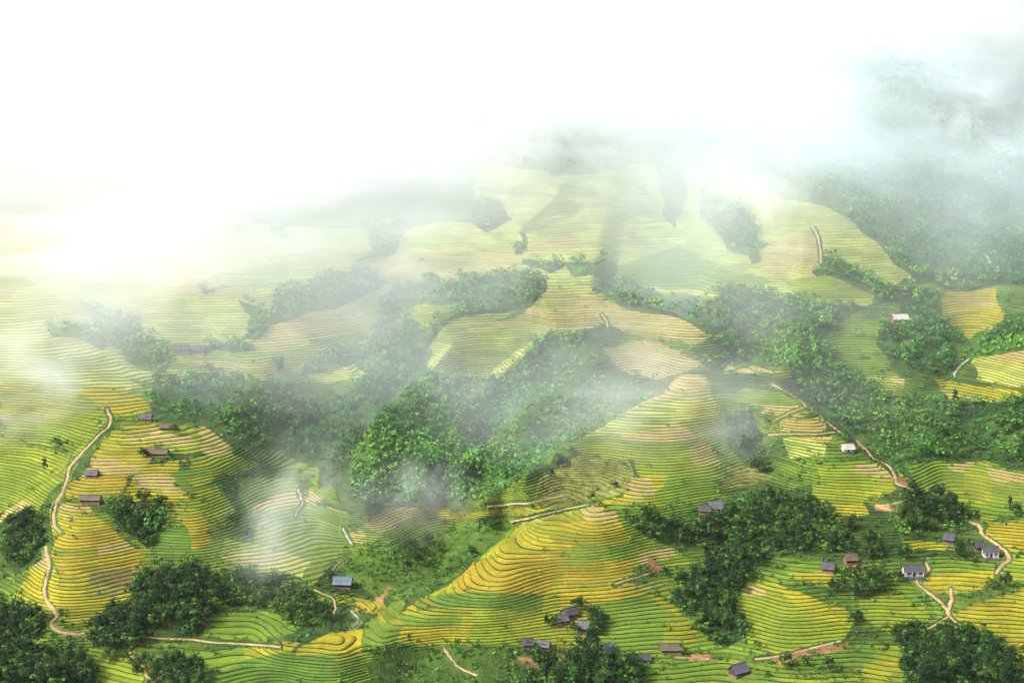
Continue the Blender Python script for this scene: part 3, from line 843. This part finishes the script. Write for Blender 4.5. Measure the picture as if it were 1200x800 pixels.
def clear_of_things(u, v): return all(abs(u - a) > w_ * .75 or v < b - 12 or v > b + 16 for a, b, w_ in BUILT)
BUILT = []
GROVES = [  # outline, gap, mix of kinds, mean size, where it stands
 ([(850,606),(880,586),(960,600),(1000,624),(1008,650),(960,646),(900,655),(866,688),(850,722),(860,750),(842,760),(822,745),(796,715),(790,700),(832,664),(812,634)], 13, 'BBBBLLM', 1.0, 'gully wood right of centre'),
 ([(728,612),(760,608),(826,630),(832,646),(790,644),(744,628)], 13, 'BBL', .8, 'tree belt beside the front hill'),
 ([(1050,604),(1068,590),(1108,590),(1126,608),(1108,626),(1062,626)], 12, 'BBMM', .95, 'copse above the village'),
 ([(1064,770),(1110,748),(1150,756),(1178,780),(1196,806),(1066,806)], 13, 'BBBMML', 1.15, 'bottom right corner copse'),
 ([(1046,750),(1074,744),(1082,760),(1062,768)], 10, 'B', .85, 'tiny copse at lower right'),
 ([(150,720),(170,682),(215,672),(256,690),(256,712),(230,738),(165,742)], 12, 'BBBLLM', 1.05, 'wood at lower left'),
 ([(104,758),(112,742),(138,724),(156,736),(158,760),(120,766)], 11, 'BB', .95, 'clump at the winding path foot'),
 ([(130,596),(152,588),(190,594),(184,610),(166,638),(136,612)], 11, 'BBL', .8, 'hollow in the left terraces'),
 ([(-20,770),(50,772),(96,776),(106,806),(-20,810)], 12, 'BBBLM', 1.1, 'bottom left corner wood'),
 ([(-10,716),(20,722),(46,732),(30,750),(-10,756)], 11, 'BBL', .9, 'left edge wood'),
 ([(8,630),(28,612),(46,614),(46,640),(36,660),(10,668)], 11, 'BLM', .85, 'clump left of the path'),
 ([(620,792),(655,786),(688,768),(720,778),(748,786),(740,808),(620,808)], 12, 'BBMML', 1.05, 'bottom centre copse'),
 ([(268,676),(316,686),(344,696),(384,722),(342,738),(320,716),(280,712)], 12, 'BLL', .8, 'bank facing the blue-roofed house'),
 ([(680,724),(704,722),(708,742),(690,748)], 9, 'BB', .7, 'clump beside the hamlet'),
 ([(470,640),(500,632),(520,642),(510,664),(478,670)], 12, 'LLB', .6, 'green bank behind the crest'),
 ([(985,690),(1000,680),(1038,684),(1036,700),(1000,704)], 10, 'BBM', .8, 'clump below the white house'),
 ([(1010,640),(1024,636),(1034,650),(1018,664)], 10, 'LB', .7, 'village garden'),
 ([(120,770),(205,775),(232,782),(236,806),(190,806)], 13, 'BLM', .75, 'thicket beside the zigzag path'),
]
ORD = ['first', 'second', 'third', 'fourth', 'fifth', 'sixth', 'seventh', 'eighth', 'ninth', 'tenth', 'eleventh', 'twelfth']
def in_row(i, n):
    if n == 1: return 'alone'
    if n == 2: return ['left one', 'right one'][i]
    if i == 0: return 'leftmost'
    if i == n - 1: return 'rightmost'
    if n == 3: return 'middle one'
    return ORD[i] + ' from left' if i < (n + 1) // 2 else ORD[n - 1 - i] + ' from right'
def which_row(i, n):
    if n == 1: return 'only row'
    if i == 0: return 'top row'
    if i == n - 1: return 'bottom row'
    if n == 3: return 'middle row'
    return ORD[i] + ' row'
def raise_groves():
    for gi, (poly, gap, mix, sz, where) in enumerate(GROVES):
        spots = [s_ for s_ in fill(poly, gap, gi) if clear_of_things(*s_)]
        spots.sort(key=lambda q_: q_[1])
        n_rows = max(1, round(len(spots) ** .5 * .75)); per = math.ceil(len(spots) / n_rows)
        rows = [sorted(spots[k:k + per]) for k in range(0, len(spots), per)]
        for ri, row in enumerate(rows):
            for ci, (u, v) in enumerate(row):
                k = random.choice(mix)
                kind = {'B': 'broadleaf_tree', 'L': 'light_tree', 'M': 'bamboo_clump'}[k]
                lab = {'B': 'dark tree', 'L': 'light green tree', 'M': 'feathery bamboo'}[k]
                lab = '%s, %s, %s of the %s' % (lab, in_row(ci, len(row)), which_row(ri, len(rows)), where)
                plant(kind, u, v, sz, lab, 'bamboo' if k == 'M' else 'tree', 'trees of the ' + where)
SINGLES = [
 ('light_tree', 648, 733, .6, 'small light tree at the left corner of the middle hamlet'),
 ('broadleaf_tree', 673, 744, .6, 'dark tree in front of the light grey hamlet roof'),
 ('broadleaf_tree', 677, 716, .7, 'dark tree rising right behind the upper grey-roofed hamlet hut'),
 ('bamboo_clump', 696, 745, .6, 'low feathery clump at the right side of the middle hamlet'),
 ('broadleaf_tree', 628, 764, .5, 'small bush-like tree between the two huts on red earth'),
 ('light_tree', 800, 766, .55, 'light green tree at the right end of the long brown byre'),
 ('broadleaf_tree', 168, 537, .5, 'round dark tree at the left end of the long low shed'),
 ('broadleaf_tree', 205, 509, .6, 'dark tree at the right end of the shed by the wood'),
 ('broadleaf_tree', 1052, 683, .55, 'small dark tree just left below the white-walled house'),
 ('light_tree', 1142, 660, .5, 'light bush-like tree below the little dark shed'),
 ('broadleaf_tree', 416, 690, .45, 'small dark tree at the right gable of the blue-grey house'),
 ('broadleaf_tree', 386, 682, .55, 'dark tree at the left gable of the blue-grey house'),
 ('conical_tree', 53, 556, .75, 'lone dark upright tree on green terraces left of the winding path'),
 ('conical_tree', 1119, 478, .95, 'dark pointed conifer standing out above the right-hand forest'),
 ('broadleaf_tree', 1060, 656, .8, 'single dark tree behind the white-walled house with posts'),
 ('bamboo_clump', 1124, 655, 1.0, 'big arching bamboo between the two dark-roofed village houses'),
 ('broadleaf_tree', 977, 697, .7, 'small dark round tree on the field edge left of the white-walled house'),
 ('broadleaf_tree', 1003, 732, .7, 'dark bushy tree at the right end of the striped yellow field'),
 ('broadleaf_tree', 996, 652, .75, 'spreading tree just behind the brown hut'),
 ('conical_tree', 1183, 600, .7, 'slim dark tree on green terraces near the right edge'),
 ('broadleaf_tree', 1190, 606, .65, 'squat tree beside the slim dark tree at the right edge'),
 ('bamboo_clump', 328, 438, 1.1, 'pale hazy bamboo clump on the faded upper terraces'),
 ('broadleaf_tree', 645, 560, .75, 'blue-green tree at the foot of the middle spur, beside its ledge path'),
 ('broadleaf_tree', 655, 548, .7, 'second blue-green tree just upslope at the foot of the middle spur'),
 ('broadleaf_tree', 693, 588, .55, 'small tree under the yellow ledge of the middle spur'),
 ('broadleaf_tree', 720, 570, .5, 'low round tree in the dry grass hollow of the middle spur'),
 ('light_tree', 866, 520, 1.0, 'tall pale tree at the top of the hazy gully right of the middle spur'),
 ('broadleaf_tree', 874, 532, .95, 'grey-green tree half way down the hazy gully right of the middle spur'),
 ('broadleaf_tree', 890, 556, .9, 'dark tree at the foot of the hazy gully right of the middle spur'),
 ('conical_tree', 237, 788, .75, 'dark square-topped tree above the bottom left terraces'),
 ('broadleaf_tree', 554, 652, .6, 'dark round bush-like tree on the crest of the front hill'),
 ('broadleaf_tree', 582, 620, .55, 'small dark tree high on the left crest of the front hill'),
 ('light_tree', 760, 672, .55, 'small tree beside the bare soil patch right of the front hill'),
 ('broadleaf_tree', 779, 675, .5, 'tiny dark tree downslope of the bare soil patch'),
 ('light_tree', 1163, 690, .75, 'grey-green bushy tree at the right between yellow fields'),
 ('broadleaf_tree', 1178, 688, .8, 'dark bushy tree at the right between yellow fields'),
 ('broadleaf_tree', 920, 784, .7, 'dark tree on the bottom edge right of the purple-roofed barn'),
 ('broadleaf_tree', 970, 786, .75, 'dark round tree at the bottom edge under the green terraces'),
 ('broadleaf_tree', 944, 782, .6, 'smallest dark tree of the bottom edge row'),
 ('bamboo_clump', 868, 738, .75, 'feathery clump on the left end of the striped yellow field'),
 ('conical_tree', 640, 735, .6, 'thin bare-stemmed tree left of the middle hamlet'),
]
# ------------------------------------------------------------------ houses
M_WALL = flat_mat('lime_wash', (.54, .50, .42), [(.6, .75, 1.15), (3, .85, 1.1)], .9)
M_WOOD = flat_mat('weathered_boards', (.16, .10, .065), [(.8, .7, 1.3), (4, .75, 1.2)], .85)
M_DARK = flat_mat('dark_boards', (.045, .036, .03), [(1, .7, 1.3)], .8)
M_RED = flat_mat('red_boards', (.36, .10, .07), [(1, .7, 1.3)], .85)
def roof_mat(name, c): return flat_mat(name, c, [(.5, .75, 1.25), (2.5, .8, 1.2)], .65)
M_SLATE = roof_mat('grey_slate', (.058, .058, .068)); M_BLUE = roof_mat('blue_grey_sheet', (.10, .145, .18)); M_TIN = roof_mat('bleached_tin', (.34, .33, .32))
M_THATCH = roof_mat('old_thatch', (.095, .078, .058)); M_PURPLE = roof_mat('purple_slate', (.09, .08, .12)); M_PALE = roof_mat('pale_grey_sheet', (.085, .09, .095))
def box_bm(V, Q, x0, x1, y0, y1, z0, z1):
    b = len(V)
    V += [(x0, y0, z0), (x1, y0, z0), (x1, y1, z0), (x0, y1, z0), (x0, y0, z1), (x1, y0, z1), (x1, y1, z1), (x0, y1, z1)]
    Q += [(b, b + 3, b + 2, b + 1), (b + 4, b + 5, b + 6, b + 7), (b, b + 1, b + 5, b + 4), (b + 1, b + 2, b + 6, b + 5), (b + 2, b + 3, b + 7, b + 6), (b + 3, b, b + 4, b + 7)]
def part_mesh(name, boxes, m, parent, faces=None):
    V, Q = [], []
    for bx in boxes: box_bm(V, Q, *bx)
    me = bpy.data.meshes.new(name)
    if faces: V, Q = faces
    me.from_pydata([tuple(p) for p in V], [], Q); me.materials.append(m); me.update()
    return link(name, me, parent)
def roof_shape(w, dp, z, rise, over, th=.18):
    """gabled roof with a real thickness and deep eaves"""
    x, y = w / 2 + over * .8, dp / 2 + over
    drop = rise / (dp / 2) * over
    prof = [(-y, z - drop), (0, z + rise), (y, z - drop), (y, z - drop - th), (0, z + rise - th * 1.2), (-y, z - drop - th)]
    V = [(-x, a, b) for a, b in prof] + [(x, a, b) for a, b in prof]
    Q = [(i, (i + 1) % 6, 6 + (i + 1) % 6, 6 + i) for i in range(6)] + [(0, 5, 4, 1), (1, 4, 3, 2), (6, 7, 10, 11), (7, 8, 9, 10)]
    return V, [q_[::-1] for q_ in Q]
def house(u, v, width, dp, turn, roof_m, wall_m, label, name='house', wall_h=2.6, rise=2.0, porch=False, door=True, windows=2, open_front=False, lift=.25):
    p = at1(u, v); width *= .9; dp *= .9; wall_h *= .95
    e = tag(empty(name, p + Vector((0, 0, lift)), R(turn)), label, 'house' if name == 'house' else name.split('_')[-1])
    w2, d2 = width / 2, dp / 2
    part_mesh('foundation', [(-w2 - .3, w2 + .3, -d2 - .3 - (1.3 if porch else 0), d2 + .3, -3.0, 0)], M_WOOD if wall_m is not M_WALL else M_PALE, e)
    t_ = .2
    fr = -d2
    if open_front:
        wb = [(-w2, w2, d2 - t_, d2, 0, wall_h), (-w2, -w2 + t_, -d2, d2 - t_, 0, wall_h), (w2 - t_, w2, -d2, d2 - t_, 0, wall_h)]
    else:
        wb = [(-w2, w2, d2 - t_, d2, 0, wall_h), (-w2, -w2 + t_, -d2, d2 - t_, 0, wall_h), (w2 - t_, w2, -d2, d2 - t_, 0, wall_h), (-w2 + t_, w2 - t_, -d2, -d2 + t_, 0, wall_h)]
    part_mesh('wall', wb, wall_m, e)
    for s_ in (-1, 1):      # gable ends under the roof
        x0, x1 = sorted((s_ * w2, s_ * (w2 - t_)))
        V = [(x0, -d2, wall_h), (x0, d2, wall_h), (x0, 0, wall_h + rise * .97), (x1, -d2, wall_h), (x1, d2, wall_h), (x1, 0, wall_h + rise * .97)]
        part_mesh('gable', [], wall_m, e, (V, [(0, 2, 1), (3, 4, 5), (0, 1, 4, 3), (1, 2, 5, 4), (2, 0, 3, 5)]))
    rf = part_mesh('roof', [], roof_m, e, roof_shape(width, dp, wall_h + .12, rise, .8))
    part_mesh('ridge_cap', [(-w2 - .7, w2 + .7, -.22, .22, wall_h + rise + .06, wall_h + rise + .22)], roof_m, rf)
    for yy in (-1, 1):
        for k in range(3):   # purlin lines and sheet laps that step the slope
            f_ = (k + .6) / 3.4
            y_ = yy * (d2 + .7) * f_; z_ = wall_h + .12 + rise * (1 - abs(y_) / d2)
            part_mesh('roof_lap', [(-w2 - .62, w2 + .62, y_ - .07, y_ + .07, z_ - .05, z_ + .07)], roof_m, rf)
    if open_front or porch:
        y_ = fr - (1.1 if porch else -.1)
        for k in range(4):
            x_ = -w2 + .15 + k * (width - .3) / 3
            part_mesh('post', [(x_ - .11, x_ + .11, y_ - .11, y_ + .11, 0, wall_h - (.42 if porch else .05))], M_WALL if wall_m is M_WALL else M_WOOD, e)
    if not open_front and door:
        part_mesh('door', [(-.55, .55, fr - .04, fr - .003, .02, 2.05)], M_DARK, e)
        xs = [-width * .32, width * .32] if windows == 2 else ([-width * .36, -width * .2, width * .2, width * .36] if windows == 4 else [width * .28])
        for x_ in xs:
            wn = part_mesh('window', [(x_ - .5, x_ + .5, fr - .035, fr - .003, .95, 1.95)], M_DARK, e)
            part_mesh('window_frame', [(x_ - .58, x_ - .5, fr - .06, fr - .003, .87, 2.03), (x_ + .5, x_ + .58, fr - .06, fr - .003, .87, 2.03), (x_ - .5, x_ + .5, fr - .06, fr - .003, .87, .95), (x_ - .5, x_ + .5, fr - .06, fr - .003, 1.95, 2.03)], M_WOOD, wn)
    BUILT.append((u, v, width * F_PX / p.y))
    return e
house(1069, 674, 8.6, 5.4, 4, M_SLATE, M_WALL, 'white-walled house with dark grey roof and porch posts beside the pale path fork', porch=True, windows=4)
house(1160, 652, 6.6, 4.6, -4, M_SLATE, M_WALL, 'small house with dark roof and white posts by the winding path on the right', porch=True)
house(1147, 645, 3.6, 3.2, 8, M_SLATE, M_DARK, 'little dark shed tucked behind the white-posted house on the right', 'shed', wall_h=2.2, rise=1.4, windows=1)
house(1113, 636, 4.6, 3.8, -28, M_SLATE, M_DARK, 'dark tilted hut on the edge of the bright yellow paddy', 'hut', wall_h=2.0, rise=1.7, windows=1)
house(402, 687, 7.8, 5.2, -6, M_BLUE, M_DARK, 'blue-grey roofed house alone in the valley by the stream', wall_h=2.2, rise=2.0)
house(993, 529, 5.6, 4.2, 6, M_TIN, M_WALL, 'pale tin-roofed hut on the terraces beside the diagonal path', 'hut', wall_h=1.9, rise=1.5)
house(1054, 377, 9.5, 6, 4, M_TIN, M_RED, 'far house with white tin roof and red walls at the wood edge', wall_h=2.7, rise=2.2)
house(971, 671, 5.0, 4.4, -24, M_SLATE, M_DARK, 'dark grey hut at the right end of the lime green paddies', 'hut', wall_h=1.8, rise=1.7, windows=1)
house(996, 661, 5.4, 4.0, 10, M_THATCH, M_WOOD, 'brown thatched hut under a tree left of the white-walled house', 'hut', wall_h=2.1, rise=1.6, open_front=True)
house(667, 722, 5.6, 4.0, 28, M_SLATE, M_WOOD, 'upper grey-roofed hut of the middle hamlet', 'hut', wall_h=2.0, rise=1.6, windows=1)
house(658, 729, 4.4, 3.6, 20, M_PALE, M_WOOD, 'pale-roofed hut left of the upper grey one in the middle hamlet', 'hut', wall_h=1.9, rise=1.4, windows=1)
house(684, 738, 4.8, 3.8, -22, M_PALE, M_DARK, 'hut with light grey roof below the trees of the middle hamlet', 'hut', wall_h=2.0, rise=1.6, windows=1)
house(865, 790, 6.6, 5.0, 34, M_PURPLE, M_DARK, 'purple-grey roofed barn turned aslant at the bottom edge', 'barn', wall_h=2.0, rise=2.2, windows=1)
house(712, 764, 4.8, 4.0, 24, M_BLUE, M_WOOD, 'blue-grey hut among trees below the green curved terraces', 'hut', wall_h=1.9, rise=1.5, windows=1)
house(786, 763, 8.6, 3.8, 2, M_THATCH, M_WOOD, 'long brown thatched byre at the foot of the green terraces', 'byre', wall_h=1.7, rise=1.5, open_front=True)
house(752, 773, 6.2, 3.8, 10, M_SLATE, M_WOOD, 'low grey byre half hidden left of the long brown one', 'byre', wall_h=1.6, rise=1.3, open_front=True)
house(184, 534, 11.0, 3.6, -3, M_THATCH, M_DARK, 'long low shed on the left spur between yellow and tan terraces', 'shed', wall_h=1.7, rise=1.4, open_front=True)
house(108, 559, 5.6, 3.8, -5, M_PALE, M_WOOD, 'small grey hut on the tan terraces right of the winding path', 'hut', wall_h=1.7, rise=1.3, windows=1)
house(106, 588, 9.8, 3.4, -3, M_THATCH, M_DARK, 'long dark shed above the brightest gold field of the left spur', 'shed', wall_h=1.6, rise=1.3, open_front=True)
house(194, 503, 5.6, 3.4, 3, M_THATCH, M_DARK, 'grey-brown shed at the top of the left spur by the wood', 'shed', wall_h=1.7, rise=1.5, open_front=True)
house(172, 492, 4.8, 3.4, -4, M_PALE, M_WOOD, 'hazy pale-roofed hut where the winding path leaves the left spur', 'hut', wall_h=1.6, rise=1.4, windows=1)
house(841, 596, 8.6, 5.4, 3, M_PALE, M_WALL, 'hazy grey house under the lime terraces of the middle spur', wall_h=2.2, rise=2.2)
house(826, 598, 5.0, 3.8, -8, M_SLATE, M_WOOD, 'dim hut left of the hazy grey house under the middle spur', 'hut', wall_h=1.8, rise=1.4, windows=1)
house(618, 757, 4.2, 3.2, 8, M_SLATE, M_DARK, 'black hut on the bare red earth at the bottom', 'hut', wall_h=1.6, rise=1.3, windows=1)
house(637, 759, 4.6, 3.2, -14, M_PALE, M_DARK, 'grey lean hut right of the black one on the red earth', 'hut', wall_h=1.6, rise=1.3, windows=1)
house(213, 413, 9.0, 5, 5, M_SLATE, M_WOOD, 'faint misty farmhouse under a tree on the upper left terraces', wall_h=2.2, rise=2.0)
house(234, 414, 7.0, 5, -5, M_SLATE, M_DARK, 'faint misty barn right of the upper left farmhouse', 'barn', wall_h=2.0, rise=1.8, windows=1)

raise_groves()
for k_, u_, v_, s_, l_ in SINGLES:
    plant(k_, u_, v_, s_, l_, 'bamboo' if k_ == 'bamboo_clump' else 'tree')

# ------------------------------------------------------------------ forest and scrub nobody could count
def scatter(name, n, accept, proto, size, m, seed, kind='stuff', vlim=(-60, 830)):
    """proto: list of (quads, tint); accept(u, v, zone, r) -> keep; size(u, v, r) -> scale"""
    r = np.random.default_rng(seed)
    u, v = r.uniform(-160, 1360, n), r.uniform(*vlim, n)
    pw = at(u, v); wu_, wv_ = u + 22 * fbm(pw[:, 0] / 34, pw[:, 1] / 34, 2, 4), v + 9 * fbm(pw[:, 0] / 34, pw[:, 1] / 34, 9, 4)
    keep = accept(u, v, zone_of(wu_, wv_), r)
    u, v = u[keep], v[keep]
    p = at(u, v); sc = size(u, v, r)
    Vs, Ts, pick = [], [], r.integers(0, len(proto), len(u))
    for k, (V, tn) in enumerate(proto):
        i = np.nonzero(pick == k)[0]
        if not len(i): continue
        a_ = r.uniform(0, 6.283, len(i)); c_, s_ = np.cos(a_), np.sin(a_)
        sx = sc[i] * r.uniform(.85, 1.2, len(i)); sz = sc[i] * r.uniform(.8, 1.2, len(i))
        x, y, z = V[None, :, :, 0], V[None, :, :, 1], V[None, :, :, 2]
        e = lambda q_: q_[:, None, None]
        out = np.stack([(x * e(c_) - y * e(s_)) * e(sx) + e(p[i, 0]), (x * e(s_) + y * e(c_)) * e(sx) + e(p[i, 1]), z * e(sz) + e(p[i, 2] - .3 * sc[i])], -1)
        isb = ZKN[zone_of(u[i], v[i])] == 7
        tone = (1.15 + .8 * fbm(u[i] / 30, v[i] / 18, 7, 3)) * r.uniform(.75, 1.3, len(i)) * np.where(isb, 3.4, np.interp(v[i], [380, 560], [2.6, 1.8]))  # foliage lighter upslope: brightness of the hazy slopes put into the tint
        warm = np.clip(fbm(u[i] / 50, v[i] / 30, 12, 2) + .18 * r.normal(size=len(i)), -.3, .35)
        t3 = tone[:, None] * np.stack([1 + warm * .9, 1 + warm * .3, 1 - warm * .2], 1)
        Vs.append(out.reshape(-1, 4, 3)); Ts.append((tn[None] * t3[:, None, :]).reshape(-1, 3))
    V, tn = np.concatenate(Vs), np.concatenate(Ts)
    print(name, len(u), len(V))
    return tag(link(name, quads_mesh(name, V, np.clip(tn, .008, .4), m)), kind=kind)
ZK = [k[2:] if k[:2] == 'g:' else 'field' for k, _ in ZONES] + ['scrub']
ZKI = {'field': 0, 'scrub': 1, 'grass': 2, 'soil': 3, 'wood': 4, 'meadow': 5, 'drygrass': 6, 'bush': 7}
ZKN = np.array([ZKI[k] for k in ZK])
def free(u, v):
    d_ = np.full(u.shape, 1e9)
    for w_, pts in PATHS + STREAMS: d_ = np.minimum(d_, seg_dist(u, v, pts))
    ok_ = d_ > 3.2
    for a_, b_, w_ in BUILT: ok_ &= (np.abs(u - a_) > w_ * .6 + 3) | (v < b_ - 9) | (v > b_ + 4)
    return ok_
GP = [g_[0] for g_ in GROVES]
def in_groves(u, v):
    r_ = np.zeros(u.shape, bool)
    for g_ in GP: r_ |= in_poly(u, v, g_)
    return r_
def acc_forest(u, v, z, r):
    k = ZKN[z]
    dens = np.interp(v, [-60, 200, 400, 500, 800], [.30, .52, .46, .34, .14])
    pr = np.where(k == 4, dens, np.where(k == 1, dens * .06 * (v < 520), 0)) * np.where((u < 0) | (u > 1200), .6, 1) * np.where((v < 250) & (u < 800), .35, 1)
    pr = pr * ~((v < 160) & (u < 780)) * ~((v < 40) & (u < 1000)) * ~((v < 260) & (u < 330))
    return (r.random(len(u)) < pr) & free(u, v) & ~(in_groves(u, v) & (u > -5) & (u < 1205))
far_trees = [crown(200 + i, 3.1, 6.2, .6, 16, 5, .62, (.25, .75, 0)) for i in range(4)]
scatter('forest', 66000, acc_forest, far_trees, lambda u, v, r: np.interp(d_base(v), [600, 800, 1400], [.85, .85, 1.15]) * r.uniform(.55, 1.3, len(u)), M_LEAF, 1)
near_edge = {}
def acc_shrub(u, v, z, r):
    k = ZKN[z]
    base_p = np.array([.0, .32, .45, .03, .60, .85, .14, 1.0])[k] * np.where((fbm(u / 25, v / 14, 3, 2) > -.05) | (k == 7), 1, .35)
    pw = at(u, v); u2, v2 = u + 22 * fbm(pw[:, 0] / 34, pw[:, 1] / 34, 2, 4), v + 9 * fbm(pw[:, 0] / 34, pw[:, 1] / 34, 9, 4)
    z2 = np.stack([zone_of(u2 + a_, v2 + b_) for a_, b_ in ((5, 0), (-5, 0), (0, 4), (0, -4))])
    edge_ = ((ZKN[z2] == 0) != (k == 0)[None]).any(0)      # hedgy growth along field edges
    pr = np.where(edge_ & (v > 400), np.maximum(base_p, .34), base_p)
    pr = np.where(k == 0, np.maximum(pr, .010), pr)
    return (r.random(len(u)) < pr * np.interp(v, [300, 450, 560], [.3, .75, 1])) & free(u, v)
def shrub(seed, tone): return crown(seed, 1.2, 1.9, -.1, 6, 5, .29, tone)
shrubs = [shrub(300 + i, t_) for i, t_ in enumerate([(.4, .6, 0), (.2, .8, 0), (.1, .85, .05), (.3, .7, 0)])]
scatter('shrubbery', 78000, acc_shrub, shrubs, lambda u, v, r: np.interp(d_base(v), [560, 800, 1400], [.95, 1.15, 1.6]) * r.uniform(.45, 1.25, len(u)) ** 1.6 * np.where(ZKN[zone_of(u, v)] == 7, 1.45, 1), M_LEAF, 2, vlim=(280, 830))
#@MIST
# ------------------------------------------------------------------ air: haze and drifting mist
def volume_mat(name, colour, dens, aniso=.35):
    m = bpy.data.materials.new(name); m.use_nodes = True
    t = m.node_tree; t.nodes.clear()
    out = t.nodes.new('ShaderNodeOutputMaterial'); p = t.nodes.new('ShaderNodeVolumePrincipled')
    p.inputs['Color'].default_value = (*colour, 1); p.inputs['Density'].default_value = dens; p.inputs['Anisotropy'].default_value = aniso
    t.links.new(p.outputs[0], out.inputs['Volume'])
    return m, t, p
zmin, zmax = float(PV[:, :, 2].min()), float(PV[:, :, 2].max())
xs, ys = PV[:, :, 0], PV[:, :, 1]
V, Q = [], []
box_bm(V, Q, float(xs.min()) - 400, float(xs.max()) + 400, -300, float(ys.max()) + 300, zmin - 1, max(zmax + 40, CAM_Z + 20))
me = bpy.data.meshes.new('haze'); me.from_pydata(V, [], Q)
me.materials.append(volume_mat('haze', (.90, .95, 1.0), .00003)[0])
tag(link('haze', me), kind='stuff')

M_MIST, t, p = volume_mat('mist', (.965, .982, 1.0), 1, 0.0)
N = t.nodes.new; Lk = t.links.new
tc = N('ShaderNodeTexCoord'); geo = N('ShaderNodeNewGeometry'); oi = N('ShaderNodeObjectInfo')
ln = N('ShaderNodeVectorMath'); ln.operation = 'LENGTH'; Lk(tc.outputs['Object'], ln.inputs[0])
fall = N('ShaderNodeMapRange'); fall.interpolation_type = 'SMOOTHSTEP'
fall.inputs['From Min'].default_value = 1.0; fall.inputs['From Max'].default_value = .15; Lk(ln.outputs['Value'], fall.inputs['Value'])
sc_ = N('ShaderNodeVectorMath'); sc_.operation = 'MULTIPLY_ADD'; sc_.inputs[1].default_value = (1.7, 1.5, 1.1); Lk(tc.outputs['Object'], sc_.inputs[0])
lo_ = N('ShaderNodeVectorMath'); lo_.operation = 'SCALE'; lo_.inputs['Scale'].default_value = .0137; Lk(oi.outputs['Location'], lo_.inputs[0]); Lk(lo_.outputs[0], sc_.inputs[2])
nz = N('ShaderNodeTexNoise'); nz.inputs['Scale'].default_value = 1; nz.inputs['Detail'].default_value = 3; nz.inputs['Roughness'].default_value = .6; nz.inputs['Distortion'].default_value = .5
Lk(sc_.outputs[0], nz.inputs['Vector'])
# the cloud is dense where the noise is high; wisps where the body thins out
mr = N('ShaderNodeMapRange'); mr.interpolation_type = 'SMOOTHSTEP'; mr.inputs['From Min'].default_value = .40; mr.inputs['From Max'].default_value = .70
mr.inputs['To Min'].default_value = .03; mr.inputs['To Max'].default_value = 1.9; Lk(nz.outputs['Fac'], mr.inputs['Value'])
m1 = N('ShaderNodeMath'); m1.operation = 'MULTIPLY'; Lk(fall.outputs[0], m1.inputs[0]); sep = N('ShaderNodeSeparateColor'); Lk(oi.outputs['Color'], sep.inputs[0])
mxn = N('ShaderNodeMix'); mxn.inputs[2].default_value = .75; Lk(sep.outputs[1], mxn.inputs[0]); Lk(mr.outputs[0], mxn.inputs[3]); Lk(mxn.outputs[0], m1.inputs[1])
mc = N('ShaderNodeMix'); mc.data_type = 'RGBA'; mc.inputs[6].default_value = (.965, .982, 1, 1); mc.inputs[7].default_value = (.80, .93, 1, 1)
Lk(sep.outputs[2], mc.inputs[0]); Lk(mc.outputs[2], p.inputs['Color'])
m2 = N('ShaderNodeMath'); m2.operation = 'MULTIPLY'; Lk(m1.outputs[0], m2.inputs[0]); Lk(sep.outputs[0], m2.inputs[1])
Lk(m2.outputs[0], p.inputs['Density'])
try: M_MIST.cycles.volume_step_rate = 1.0
except Exception as ex: print(ex)
MIST = [  # sighted spot, metres in front of the ground there, half sizes (across, along the slope, thick), depth of cloud, raggedness, blueness
 (480, 190, 10, (620, 300, 70), .7, .6, .5), (520, 385, 0, (420, 210, 44), .4, .8, .6), (1100, 215, 10, (300, 230, 60), 1.0, .7, 1),
 (745, 482, 15, (110, 80, 28), .38, 1, .2), (20, 325, 25, (230, 120, 40), .6, .9, 0), (0, 445, 20, (110, 70, 28), .45, 1, .3), (400, 285, 20, (190, 110, 40), .25, 1, .4),
 (338, 598, 30, (38, 74, 20), .34, 1, .2), (480, 582, 26, (40, 50, 14), .22, 1, .3),
 (90, 190, 45, (340, 180, 66), 2.6, .7, 0), (420, 230, 30, (200, 120, 50), .4, 1, .2), (885, 225, 40, (60, 130, 46), .42, 1, 0),
 (680, 145, 38, (300, 150, 56), .8, 1, .3), (1160, 150, 30, (75, 80, 34), 1.0, 1, 0),
 (350, 60, 50, (640, 200, 76), 5.0, .6, 0), (1000, 68, 40, (330, 150, 56), 1.1, .8, .8), (540, -30, 55, (880, 210, 84), 6.0, .5, 0), (1210, -20, 40, (300, 140, 56), 2.2, .7, .2), (600, 125, 40, (270, 130, 54), 1.4, .6, .1),
]
import bmesh
bm = bmesh.new(); bmesh.ops.create_icosphere(bm, subdivisions=3, radius=1.0)
mist_me = bpy.data.meshes.new('mist'); bm.to_mesh(mist_me); bm.free(); mist_me.materials.append(M_MIST)
for (u, v, off, (a_, b_, c_), tau, rag, blue) in MIST:
    dd = float(d_base(v)) - off
    x, y, z = ray(u, v)
    d0_, d1_ = float(d_base(v + 20)), float(d_base(v - 20))
    pitch = math.atan2(ray(u, v - 20)[2] / ray(u, v - 20)[1] * d1_ - ray(u, v + 20)[2] / ray(u, v + 20)[1] * d0_, d1_ - d0_)
    o = link('mist', mist_me)
    o.location = (x / y * dd, dd, CAM_Z + z / y * dd)
    o.scale = (a_, b_, c_); o.rotation_euler = (pitch, 0, 0)
    # length of the line of sight inside the body
    al = pitch - math.atan2(z, y)
    half = 1 / math.sqrt((math.cos(al) / b_) ** 2 + (math.sin(al) / c_) ** 2)
    k = tau / (2 * half * .5 * .8)
    o.color = (k, rag, blue, 1)      # density, raggedness, blueness
    tag(o, kind='stuff')
